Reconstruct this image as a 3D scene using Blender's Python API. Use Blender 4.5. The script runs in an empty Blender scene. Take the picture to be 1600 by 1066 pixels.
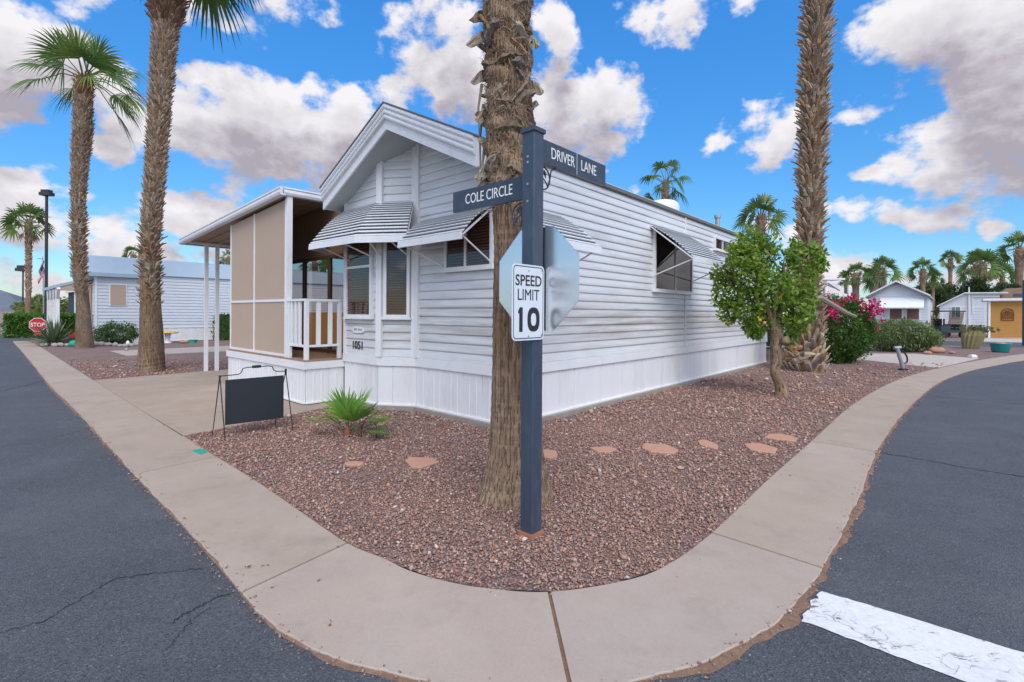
import bpy, math, random
import numpy as np
from mathutils import Vector, Matrix, Euler
random.seed(7); RNG = np.random.default_rng(11)
SC = bpy.context.scene
COL = SC.collection
rad = math.radians

# ------------------------------------------------------------------ camera
F, H, PY0, ROLL = 765.0, 1.55, 490.0, 0.0058
cam = bpy.data.cameras.new('camera'); camo = bpy.data.objects.new('camera', cam); COL.objects.link(camo)
camo.location = (0, 0, H); camo.rotation_euler = (math.pi/2, -ROLL, 0)
cam.sensor_width = 36; cam.lens = F/1600*36; cam.shift_y = -(533-PY0)/1600
cam.clip_end = 3000; cam.clip_start = 0.05
SC.camera = camo
SC.view_settings.view_transform = 'Standard'; SC.view_settings.look = 'None'
SC.view_settings.exposure = 0.12; SC.view_settings.gamma = 1.0; SC.view_settings.use_curve_mapping = False
CR, SR = math.cos(ROLL), math.sin(ROLL)
def ray(px, py):
    dx = (px-800)/F; dy = (PY0-py)/F
    return (CR*dx-SR*dy, 1.0, SR*dx+CR*dy)
def G(px, py, z=0.0):
    r = ray(px, py); t = (z-H)/r[2]; return (r[0]*t, t)
def AT(px, py, Y):
    r = ray(px, py); return (r[0]*Y, Y, H+r[2]*Y)

# ------------------------------------------------------------------ sun
SUN_EL, SUN_AZ = rad(50), rad(168)         # azimuth measured from +Y towards +X
sl = bpy.data.lights.new('sun', 'SUN'); slo = bpy.data.objects.new('sun', sl); COL.objects.link(slo)
sl.energy = 2.3; sl.angle = rad(38); sl.color = (1.0, 0.96, 0.9)
sd = Vector((math.sin(SUN_AZ)*math.cos(SUN_EL), math.cos(SUN_AZ)*math.cos(SUN_EL), math.sin(SUN_EL)))
slo.rotation_euler = (-sd).to_track_quat('-Z', 'Y').to_euler(); slo.location = (0, -6, 20)

# ------------------------------------------------------------------ world: sky + clouds
W = bpy.data.worlds.new("World"); SC.world = W; W.use_nodes = True
nt = W.node_tree; nt.nodes.clear(); N = nt.nodes.new; LK = nt.links.new
def math_n(tree, op, a, b=None, c=None, clamp=False):
    n = tree.nodes.new('ShaderNodeMath'); n.operation = op; n.use_clamp = clamp
    for i, v in enumerate((a, b, c)):
        if v is None: continue
        if isinstance(v, (int, float)): n.inputs[i].default_value = v
        else: tree.links.new(v, n.inputs[i])
    return n.outputs[0]
SKY_STRENGTH = 0.1
CLOUDS = [  # px centre, half extents, weight
 (425,205,170,74,1.3),(330,225,115,62,1.2),(520,190,80,64,1.25),(430,165,100,50,1.1),
 (675,70,80,80,1.0),(715,125,90,70,.95),(615,140,50,34,.7),(650,15,55,36,.45),
 (900,175,110,76,1.2),(860,130,60,45,.8),(950,190,60,45,.8),(850,215,60,35,.7),
 (60,85,165,74,1.25),(130,120,90,58,1.1),(-60,110,160,90,1.0),(175,160,50,60,.6),
 (330,10,110,42,.85),(170,5,60,30,.65),(440,-40,100,40,.5),
 (1050,8,75,38,.8),(1165,18,34,17,.62),(1010,20,35,26,.62),
 (862,46,36,34,.8),
 (1205,218,72,50,.95),(1245,185,40,32,.8),(1112,250,38,24,.72),(1100,262,28,16,.6),
 (1470,35,150,62,1.05),(1560,65,130,55,.95),(1390,25,60,50,.8),(1660,40,160,90,1.0),
 (1500,225,120,66,1.2),(1570,190,120,84,1.25),(1410,245,75,42,.9),(1660,190,160,100,1.0),(1365,262,40,26,.7),
 (1475,318,88,21,.85),(1345,345,62,20,.8),(1390,155,42,30,.62),(1340,160,26,20,.5),
 (40,290,85,36,.85),(115,305,50,25,.7),(20,330,70,35,.7),(300,352,85,33,.9),(345,330,40,24,.7),(350,300,24,10,.5),
 (70,372,110,34,.8),(180,385,70,32,.85),(20,420,70,30,.7),(90,440,110,34,.7),(250,395,60,30,.7),(350,405,50,36,.8),
 (300,365,120,32,.9),(470,283,40,13,.62),(430,300,30,14,.5),(950,268,26,11,.62),
 (1275,375,70,32,.85),(1230,350,50,22,.7),(1310,415,100,32,.85),(1420,425,130,24,.75),(1560,415,110,26,.75),(1590,345,28,28,.7),(1475,390,32,12,.62),
 (960,300,26,10,.4),(200,240,60,34,.85),(210,205,40,24,.6),
 (90,470,200,18,.6),(1500,455,300,16,.6),
]
def cloud_group():
    g = bpy.data.node_groups.new('cloud_density', 'ShaderNodeTree')
    g.interface.new_socket('Dir', in_out='INPUT', socket_type='NodeSocketVector')
    g.interface.new_socket('Lift', in_out='INPUT', socket_type='NodeSocketFloat')
    g.interface.new_socket('Density', in_out='OUTPUT', socket_type='NodeSocketFloat')
    gi = g.nodes.new('NodeGroupInput'); go = g.nodes.new('NodeGroupOutput')
    M = lambda op, a, b=None, c=None, clamp=False: math_n(g, op, a, b, c, clamp)
    sp = g.nodes.new('ShaderNodeSeparateXYZ'); g.links.new(gi.outputs['Dir'], sp.inputs[0])
    az = M('ARCTAN2', sp.outputs[0], sp.outputs[1])
    el = M('ADD', M('ARCSINE', sp.outputs[2]), gi.outputs['Lift'])
    co = g.nodes.new('ShaderNodeCombineXYZ'); g.links.new(az, co.inputs[0]); g.links.new(el, co.inputs[1])
    def noise(scale, detail, rough, off):
        n = g.nodes.new('ShaderNodeTexNoise'); n.inputs['Scale'].default_value = scale
        n.inputs['Detail'].default_value = detail; n.inputs['Roughness'].default_value = rough
        mp = g.nodes.new('ShaderNodeMapping'); mp.inputs['Location'].default_value = off
        mp.inputs['Scale'].default_value = (1, 1.35, 1)
        g.links.new(co.outputs[0], mp.inputs[0]); g.links.new(mp.outputs[0], n.inputs['Vector'])
        return n
    wn = noise(5.5, 5, .55, (3.1, 1.7, .4))
    ws = g.nodes.new('ShaderNodeSeparateColor'); g.links.new(wn.outputs['Color'], ws.inputs[0])
    azw = M('ADD', az, M('MULTIPLY', M('SUBTRACT', ws.outputs[0], .5), .22))
    elw = M('ADD', el, M('MULTIPLY', M('SUBTRACT', ws.outputs[1], .5), .15))
    best = None
    for (px, py, hx, hy, wgt) in CLOUDS:
        r = ray(px, py); a0 = math.atan2(r[0], 1.0); e0 = math.atan2(r[2], math.hypot(r[0], 1.0))
        k = 1/math.hypot(r[0], 1.0)
        wa = hx/F*k*k*1.12; we = hy/F*k*1.12
        da = M('MULTIPLY', M('SUBTRACT', azw, a0), 1/wa); de = M('MULTIPLY', M('SUBTRACT', elw, e0), 1/we)
        d2 = M('ADD', M('MULTIPLY', da, da), M('MULTIPLY', de, de))
        b = M('MULTIPLY', M('SUBTRACT', 1.0, d2), wgt)
        best = b if best is None else M('SMOOTH_MAX', best, b, .12)
    best = M('MAXIMUM', best, -1.2)
    # cumulus in the unseen rest of the sky, coverage raised for ambient light
    low = noise(2.6, 3, .5, (7.7, 2.2, 3.3))
    side = M('MULTIPLY', M('SUBTRACT', M('ABSOLUTE', az), .86), 4, clamp=True)
    high = M('MULTIPLY', M('SUBTRACT', el, .62), 5, clamp=True)
    out = M('MAXIMUM', side, high)
    rest = M('ADD', M('MULTIPLY', M('SUBTRACT', low.outputs[0], .5), 5.0), M('SUBTRACT', M('MULTIPLY', out, 1.75), 1.25))
    best = M('MAXIMUM', best, M('SUBTRACT', rest, M('MULTIPLY', M('SUBTRACT', 1.0, out), 3.0)))
    fb = noise(12, 9, .57, (.3, 5.2, 1.1))
    fb2 = noise(42, 6, .6, (4.3, 1.2, 2.1))
    dn = M('ADD', M('MULTIPLY', best, .62), M('MULTIPLY', M('SUBTRACT', fb.outputs[0], .54), 2.05))
    dn = M('ADD', dn, M('MULTIPLY', M('SUBTRACT', fb2.outputs[0], .5), .35))
    g.links.new(dn, go.inputs['Density'])
    return g
cg = cloud_group()
tc = N('ShaderNodeTexCoord')
def dens(lift):
    n = N('ShaderNodeGroup'); n.node_tree = cg; n.inputs['Lift'].default_value = lift
    LK(tc.outputs['Generated'], n.inputs['Dir']); return n.outputs[0]
d0, d1, d2 = dens(0.0), dens(0.035), dens(0.085)
Mw = lambda *a, **k: math_n(nt, *a, **k)
mask = N('ShaderNodeMapRange'); mask.interpolation_type = 'SMOOTHSTEP'
mask.inputs['From Min'].default_value = .0; mask.inputs['From Max'].default_value = .40; LK(d0, mask.inputs['Value'])
thick = Mw('ADD', Mw('MULTIPLY', Mw('MAXIMUM', d1, 0), .6), Mw('MULTIPLY', Mw('MAXIMUM', d2, 0), .95), clamp=True)
lit = Mw('SUBTRACT', 1.0, thick, clamp=True)
cc = N('ShaderNodeMix'); cc.data_type = 'RGBA'; LK(lit, cc.inputs['Factor'])
cc.inputs['A'].default_value = (4.0, 3.7, 4.3, 1); cc.inputs['B'].default_value = (8.6, 8.4, 8.7, 1)
sepw = N('ShaderNodeSeparateXYZ'); LK(tc.outputs['Generated'], sepw.inputs[0])
ambient_boost = N('ShaderNodeMapRange'); ambient_boost.interpolation_type = 'SMOOTHSTEP'; LK(sepw.outputs[1], ambient_boost.inputs['Value'])   # unseen clouds behind the camera boosted to lift the ambient light
ambient_boost.inputs['From Min'].default_value = .45; ambient_boost.inputs['From Max'].default_value = -.3; ambient_boost.inputs['To Min'].default_value = 1.0; ambient_boost.inputs['To Max'].default_value = 2.1
ccb = N('ShaderNodeVectorMath'); ccb.operation = 'SCALE'; LK(cc.outputs['Result'], ccb.inputs[0]); LK(ambient_boost.outputs[0], ccb.inputs['Scale'])
sky = N('ShaderNodeTexSky'); sky.sky_type = 'NISHITA'; sky.sun_disc = False
sky.sun_elevation = SUN_EL; sky.sun_rotation = SUN_AZ; sky.altitude = 300; sky.air_density = 1.0; sky.dust_density = .3; sky.ozone_density = 1.6
hs = N('ShaderNodeHueSaturation'); hs.inputs['Saturation'].default_value = 1.25; hs.inputs['Value'].default_value = 1.0
LK(sky.outputs[0], hs.inputs['Color'])
tint = N('ShaderNodeMix'); tint.data_type = 'RGBA'; tint.blend_type = 'MULTIPLY'; tint.inputs['Factor'].default_value = 1
elr = N('ShaderNodeMapRange'); LK(sepw.outputs[2], elr.inputs['Value']); elr.inputs['From Min'].default_value = 0.0; elr.inputs['From Max'].default_value = .5
tcol = N('ShaderNodeMix'); tcol.data_type = 'RGBA'; LK(elr.outputs[0], tcol.inputs['Factor']); tcol.inputs['A'].default_value = (.82, 1.0, 1.12, 1); tcol.inputs['B'].default_value = (1.0, 1.92, 2.35, 1)
LK(tcol.outputs['Result'], tint.inputs['B']); LK(hs.outputs[0], tint.inputs['A'])
mx = N('ShaderNodeMix'); mx.data_type = 'RGBA'
LK(mask.outputs[0], mx.inputs['Factor']); LK(tint.outputs['Result'], mx.inputs['A']); LK(ccb.outputs[0], mx.inputs['B'])
bg = N('ShaderNodeBackground'); bg.inputs['Strength'].default_value = SKY_STRENGTH
LK(mx.outputs['Result'], bg.inputs['Color'])
wo = N('ShaderNodeOutputWorld'); LK(bg.outputs[0], wo.inputs[0])
W.cycles.sampling_method = 'MANUAL'; W.cycles.sample_map_resolution = 512

# ------------------------------------------------------------------ materials
def new_mat(name):
    m = bpy.data.materials.new(name); m.use_nodes = True
    t = m.node_tree; b = t.nodes['Principled BSDF']; return m, t, b
def M_(name, col, rough=.6, metal=0.0, var=.12, vscale=6.0, bump=0.0, bscale=80.0, vcol=False, spec=.4, dirt=None, dscale=2.0, damt=.5, stretch=None, coat=0.0):
    """principled with large+small colour variation, optional stains and bump"""
    m, t, b = new_mat(name); L = t.links.new
    tcn = t.nodes.new('ShaderNodeTexCoord'); src = tcn.outputs['Object']
    mp = t.nodes.new('ShaderNodeMapping'); mp.inputs['Scale'].default_value = stretch or (1, 1, 1); L(src, mp.inputs[0]); vec = mp.outputs[0]
    if vcol:
        at = t.nodes.new('ShaderNodeAttribute'); at.attribute_name = 'Col'; base = at.outputs['Color']
    else:
        rgb = t.nodes.new('ShaderNodeRGB'); rgb.outputs[0].default_value = (*col, 1); base = rgb.outputs[0]
    n = t.nodes.new('ShaderNodeTexNoise'); n.inputs['Scale'].default_value = vscale; n.inputs['Detail'].default_value = 8; n.inputs['Roughness'].default_value = .65
    L(vec, n.inputs['Vector'])
    k = math_n(t, 'ADD', math_n(t, 'MULTIPLY', math_n(t, 'SUBTRACT', n.outputs[0], .5), var*4), 1.0)
    mu = t.nodes.new('ShaderNodeVectorMath'); mu.operation = 'SCALE'; L(base, mu.inputs[0]); L(k, mu.inputs['Scale'])
    out = mu.outputs[0]
    if dirt:
        dn = t.nodes.new('ShaderNodeTexNoise'); dn.inputs['Scale'].default_value = dscale; dn.inputs['Detail'].default_value = 7; dn.inputs['Roughness'].default_value = .7; L(vec, dn.inputs['Vector'])
        mr = t.nodes.new('ShaderNodeMapRange'); mr.inputs['From Min'].default_value = .5; mr.inputs['From Max'].default_value = .72; mr.inputs['To Max'].default_value = damt; L(dn.outputs[0], mr.inputs['Value'])
        mi = t.nodes.new('ShaderNodeMix'); mi.data_type = 'RGBA'; L(mr.outputs[0], mi.inputs['Factor']); L(out, mi.inputs['A']); mi.inputs['B'].default_value = (*dirt, 1); out = mi.outputs['Result']
    L(out, b.inputs['Base Color'])
    b.inputs['Roughness'].default_value = rough; b.inputs['Metallic'].default_value = metal; b.inputs['Specular IOR Level'].default_value = spec
    if coat: b.inputs['Coat Weight'].default_value = coat
    if bump:
        bn = t.nodes.new('ShaderNodeTexNoise'); bn.inputs['Scale'].default_value = bscale; bn.inputs['Detail'].default_value = 6; L(vec, bn.inputs['Vector'])
        bp = t.nodes.new('ShaderNodeBump'); bp.inputs['Strength'].default_value = bump; bp.inputs['Distance'].default_value = .02
        L(bn.outputs[0], bp.inputs['Height']); L(bp.outputs[0], b.inputs['Normal'])
    return m
def foliage_mat(name, rough=.55, trans=.25):
    m, t, b = new_mat(name); L = t.links.new
    at = t.nodes.new('ShaderNodeAttribute'); at.attribute_name = 'Col'; L(at.outputs['Color'], b.inputs['Base Color'])
    b.inputs['Roughness'].default_value = rough; b.inputs['Specular IOR Level'].default_value = .35
    tr = t.nodes.new('ShaderNodeBsdfTranslucent'); sc = t.nodes.new('ShaderNodeVectorMath'); sc.operation = 'MULTIPLY'; sc.inputs[1].default_value = (1.2, 1.5, .6)
    L(at.outputs['Color'], sc.inputs[0]); L(sc.outputs[0], tr.inputs['Color'])
    ms = t.nodes.new('ShaderNodeMixShader'); ms.inputs[0].default_value = trans
    L(b.outputs[0], ms.inputs[1]); L(tr.outputs[0], ms.inputs[2]); L(ms.outputs[0], t.nodes['Material Output'].inputs[0])
    return m
def glass_mat(name, tint=(.5, .46, .42), refl=.16):
    m = bpy.data.materials.new(name); m.use_nodes = True; t = m.node_tree; t.nodes.clear(); L = t.links.new
    o = t.nodes.new('ShaderNodeOutputMaterial'); tr = t.nodes.new('ShaderNodeBsdfTransparent'); tr.inputs[0].default_value = (*tint, 1)
    gl = t.nodes.new('ShaderNodeBsdfGlossy'); gl.inputs['Roughness'].default_value = .01; gl.inputs[0].default_value = (.95, .95, .95, 1)
    fr = t.nodes.new('ShaderNodeLayerWeight'); fr.inputs[0].default_value = .5
    f = math_n(t, 'ADD', math_n(t, 'MULTIPLY', math_n(t, 'POWER', fr.outputs['Facing'], 4.0), .8), refl, clamp=True)
    mx_ = t.nodes.new('ShaderNodeMixShader'); L(f, mx_.inputs[0]); L(tr.outputs[0], mx_.inputs[1]); L(gl.outputs[0], mx_.inputs[2]); L(mx_.outputs[0], o.inputs[0])
    return m

MAT = {}
MAT['siding'] = M_('painted_siding', (.72, .73, .735), .30, var=.045, vscale=1.2, spec=.5, dirt=(.44, .40, .36), dscale=1.1, damt=.5, stretch=(.6, .6, 4), bump=.12, bscale=3)
def tint_band(m, z0, z1, colr, amt):
    """brownish tint mixed by noise into one height band of the wall"""
    t = m.node_tree; b = t.nodes['Principled BSDF']; L = t.links.new; src = b.inputs['Base Color'].links[0].from_socket
    tcn = t.nodes.new('ShaderNodeTexCoord'); sp = t.nodes.new('ShaderNodeSeparateXYZ'); L(tcn.outputs['Object'], sp.inputs[0])
    mp = t.nodes.new('ShaderNodeMapping'); mp.inputs['Scale'].default_value = (.35, .35, 7); L(tcn.outputs['Object'], mp.inputs[0])
    n = t.nodes.new('ShaderNodeTexNoise'); n.inputs['Scale'].default_value = 1.5; n.inputs['Detail'].default_value = 7; n.inputs['Roughness'].default_value = .65; L(mp.outputs[0], n.inputs['Vector'])
    zc = (z0+z1)/2; d = math_n(t, 'MULTIPLY', math_n(t, 'ABSOLUTE', math_n(t, 'SUBTRACT', sp.outputs[2], zc)), 2/(z1-z0)); w = math_n(t, 'SUBTRACT', 1.0, d, clamp=True)
    k = math_n(t, 'MULTIPLY', w, math_n(t, 'MULTIPLY', math_n(t, 'SUBTRACT', n.outputs[0], .36, clamp=True), 4*amt), clamp=True)
    mi = t.nodes.new('ShaderNodeMix'); mi.data_type = 'RGBA'; L(k, mi.inputs['Factor']); L(src, mi.inputs['A']); mi.inputs['B'].default_value = (*colr, 1); L(mi.outputs['Result'], b.inputs['Base Color'])
tint_band(MAT['siding'], .85, 1.95, (.36, .31, .265), .85)
MAT['white'] = M_('white_paint', (.8, .8, .8), .4, var=.03, vscale=5, dirt=(.6, .56, .5), dscale=3, damt=.25)
MAT['skirt'] = M_('white_skirting', (.80, .80, .80), .42, var=.04, vscale=2.5, dirt=(.52, .44, .36), dscale=1.6, damt=.35, stretch=(1.5, 1.5, .35), bump=.1, bscale=4)
MAT['whitemetal'] = M_('white_metal', (.78, .79, .8), .32, var=.03, vscale=9, dirt=(.5, .48, .45), dscale=5, damt=.3)
MAT['roofdark'] = M_('roof_edge_grey', (.16, .16, .16), .6, var=.1)
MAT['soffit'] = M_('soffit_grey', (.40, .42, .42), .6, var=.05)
MAT['concrete_foot'] = M_('footing_concrete', (.33, .29, .25), .9, var=.12, vscale=7, bump=.3, bscale=60, dirt=(.2, .15, .12), damt=.5)
MAT['screen'] = M_('tan_shade_fabric', (.47, .36, .27), .85, var=.03, vscale=1.5, bump=.08, bscale=300)
MAT['brown'] = M_('brown_panel', (.24, .13, .07), .5, var=.15, vscale=3)
MAT['dkbrown'] = M_('dark_brown_frame', (.10, .055, .035), .5, var=.1)
MAT['ceiling'] = M_('tan_pan_ceiling', (.42, .32, .235), .6, var=.06)
MAT['deckfloor'] = M_('deck_carpet', (.33, .2, .12), .9, var=.08)
MAT['blind'] = M_('brown_blind', (.16, .085, .06), .55, var=.06)
MAT['glass'] = glass_mat('window_glass', (.82, .76, .70), .06)
MAT['glassdark'] = glass_mat('tinted_glass', (.45, .34, .27), .05)
MAT['glassdoor'] = glass_mat('door_glass', (.46, .42, .40), .04)
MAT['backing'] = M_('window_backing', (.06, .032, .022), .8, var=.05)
MAT['awnshade'] = M_('awning_gap_shade', (.022, .026, .034), .5, var=.05)  # dark colour stands in for the shade between the slats
MAT['dark'] = M_('dark_interior', (.03, .026, .024), .8)
MAT['black'] = M_('black_metal', (.018, .018, .02), .45, var=.2)
MAT['blackpaint'] = M_('black_paint', (.015, .015, .015), .5)
MAT['slate'] = M_('slate_blue_paint', (.045, .064, .095), .36, var=.16, vscale=9, spec=.45, bump=.1, bscale=60, dirt=(.16, .19, .23), dscale=22, damt=.22, stretch=(1, 1, .25))
MAT['signslate'] = M_('slate_sign', (.043, .058, .083), .3, var=.1, vscale=7, dirt=(.12, .14, .17), dscale=11, damt=.3)
MAT['letter'] = M_('white_lettering', (.8, .8, .78), .4, var=.02)
MAT['signwhite'] = M_('reflective_white', (.68, .74, .80), .28, var=.02, vscale=4, spec=.5)
MAT['signblack'] = M_('sign_black', (.02, .021, .024), .4)
MAT['alu'] = M_('bare_aluminium', (.80, .80, .80), .27, metal=1.0, var=.05, vscale=3)
MAT['terracotta'] = M_('terracotta_collar', (.42, .16, .08), .8, var=.15, vscale=20)
MAT['panelblack'] = M_('sign_panel_dark', (.024, .03, .038), .5, var=.03)
MAT['red'] = M_('stop_red', (.55, .02, .025), .4, var=.04)
MAT['teal'] = M_('teal_paint', (.0, .33, .24), .7, var=.1, vscale=30, dirt=(.4, .34, .28), dscale=40, damt=.4)
MAT['tealpot'] = M_('teal_glaze', (.02, .26, .26), .35, var=.08)
MAT['flag'] = M_('stone_flag', (.50, .27, .175), .85, var=.12, vscale=8, bump=.25, bscale=40, dirt=(.33, .2, .16), dscale=9, damt=.5)
MAT['rock'] = M_('river_rock', (.34, .32, .30), .85, var=.18, vscale=5, bump=.4, bscale=25)
MAT['redrock'] = M_('red_rock', (.42, .22, .15), .85, var=.18, vscale=5, bump=.4, bscale=25)
MAT['leaf'] = foliage_mat('leaf_green', .5, .36)
MAT['palmleaf'] = foliage_mat('palm_leaf', .45, .2)
MAT['petal'] = foliage_mat('petal_pink', .6, .3)
MAT['bark'] = M_('bark_boots', (.3, .2, .13), .9, vcol=True, var=.14, vscale=14, bump=.5, bscale=60)
MAT['trunk'] = M_('tree_bark', (.23, .155, .095), .92, var=.3, vscale=14, bump=1.0, bscale=24, dirt=(.42, .33, .22), dscale=5, damt=.7, stretch=(1, 1, .4))
MAT['yellowwall'] = M_('ochre_siding', (.46, .235, .055), .6, var=.06, vscale=2)
MAT['bluemetal'] = M_('pale_blue_roof', (.36, .46, .54), .45, var=.05, vscale=2)
MAT['greyroof'] = M_('grey_roof', (.30, .31, .33), .6, var=.08)
MAT['palesiding'] = M_('pale_siding', (.62, .66, .70), .5, var=.04, vscale=2)
MAT['tanroof'] = M_('tan_shingle', (.30, .2, .14), .85, var=.15, vscale=12)
MAT['lampblack'] = M_('bronze_pole', (.04, .032, .035), .5)
MAT['yellow'] = M_('yellow_top', (.62, .47, .08), .5)
MAT['cactus'] = M_('cactus_skin', (.10, .15, .06), .6, var=.15, vscale=10)
MAT['navy'] = M_('navy_canvas', (.03, .05, .06), .8)
MAT['chrome'] = M_('grey_steel', (.42, .44, .47), .4, metal=.7, var=.15, vscale=14)
MAT['hill'] = M_('hill_blue', (.14, .16, .2), .95, var=.1, vscale=.01)

def palm_trunk_mat():
    m, t, b = new_mat('fibrous_palm_trunk'); L = t.links.new
    tcn = t.nodes.new('ShaderNodeTexCoord')
    def nz(scale, stretch, detail=7, rough=.65):
        mp = t.nodes.new('ShaderNodeMapping'); mp.inputs['Scale'].default_value = stretch; L(tcn.outputs['Object'], mp.inputs[0])
        n = t.nodes.new('ShaderNodeTexNoise'); n.inputs['Scale'].default_value = scale; n.inputs['Detail'].default_value = detail; n.inputs['Roughness'].default_value = rough; L(mp.outputs[0], n.inputs['Vector']); return n.outputs[0]
    big = nz(2.2, (1, 1, .8)); fine = nz(62, (1, 1, .10)); ring = nz(26, (.12, .12, 2.4), 5)
    at = t.nodes.new('ShaderNodeAttribute'); at.attribute_name = 'Col'
    k = math_n(t, 'ADD', math_n(t, 'MULTIPLY', fine, 1.7), math_n(t, 'MULTIPLY', ring, .55))
    k = math_n(t, 'ADD', math_n(t, 'MULTIPLY', big, .6), math_n(t, 'SUBTRACT', k, .42))
    sc = t.nodes.new('ShaderNodeVectorMath'); sc.operation = 'SCALE'; L(at.outputs['Color'], sc.inputs[0]); L(k, sc.inputs['Scale'])
    crk = nz(58, (1, 1, .05), 6, .7); cm = t.nodes.new('ShaderNodeMapRange'); cm.inputs['From Min'].default_value = .47; cm.inputs['From Max'].default_value = .41; L(crk, cm.inputs['Value'])
    mi = t.nodes.new('ShaderNodeMix'); mi.data_type = 'RGBA'; L(math_n(t, 'MULTIPLY', cm.outputs[0], .38), mi.inputs['Factor']); L(sc.outputs[0], mi.inputs['A']); mi.inputs['B'].default_value = (.055, .035, .022, 1)
    L(mi.outputs['Result'], b.inputs['Base Color']); b.inputs['Roughness'].default_value = .92; b.inputs['Specular IOR Level'].default_value = .2
    bp = t.nodes.new('ShaderNodeBump'); bp.inputs['Strength'].default_value = .9; bp.inputs['Distance'].default_value = .012
    L(math_n(t, 'SUBTRACT', math_n(t, 'ADD', fine, math_n(t, 'MULTIPLY', ring, .5)), cm.outputs[0]), bp.inputs['Height']); L(bp.outputs[0], b.inputs['Normal'])
    return m
MAT['palmtrunk'] = palm_trunk_mat()

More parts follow.
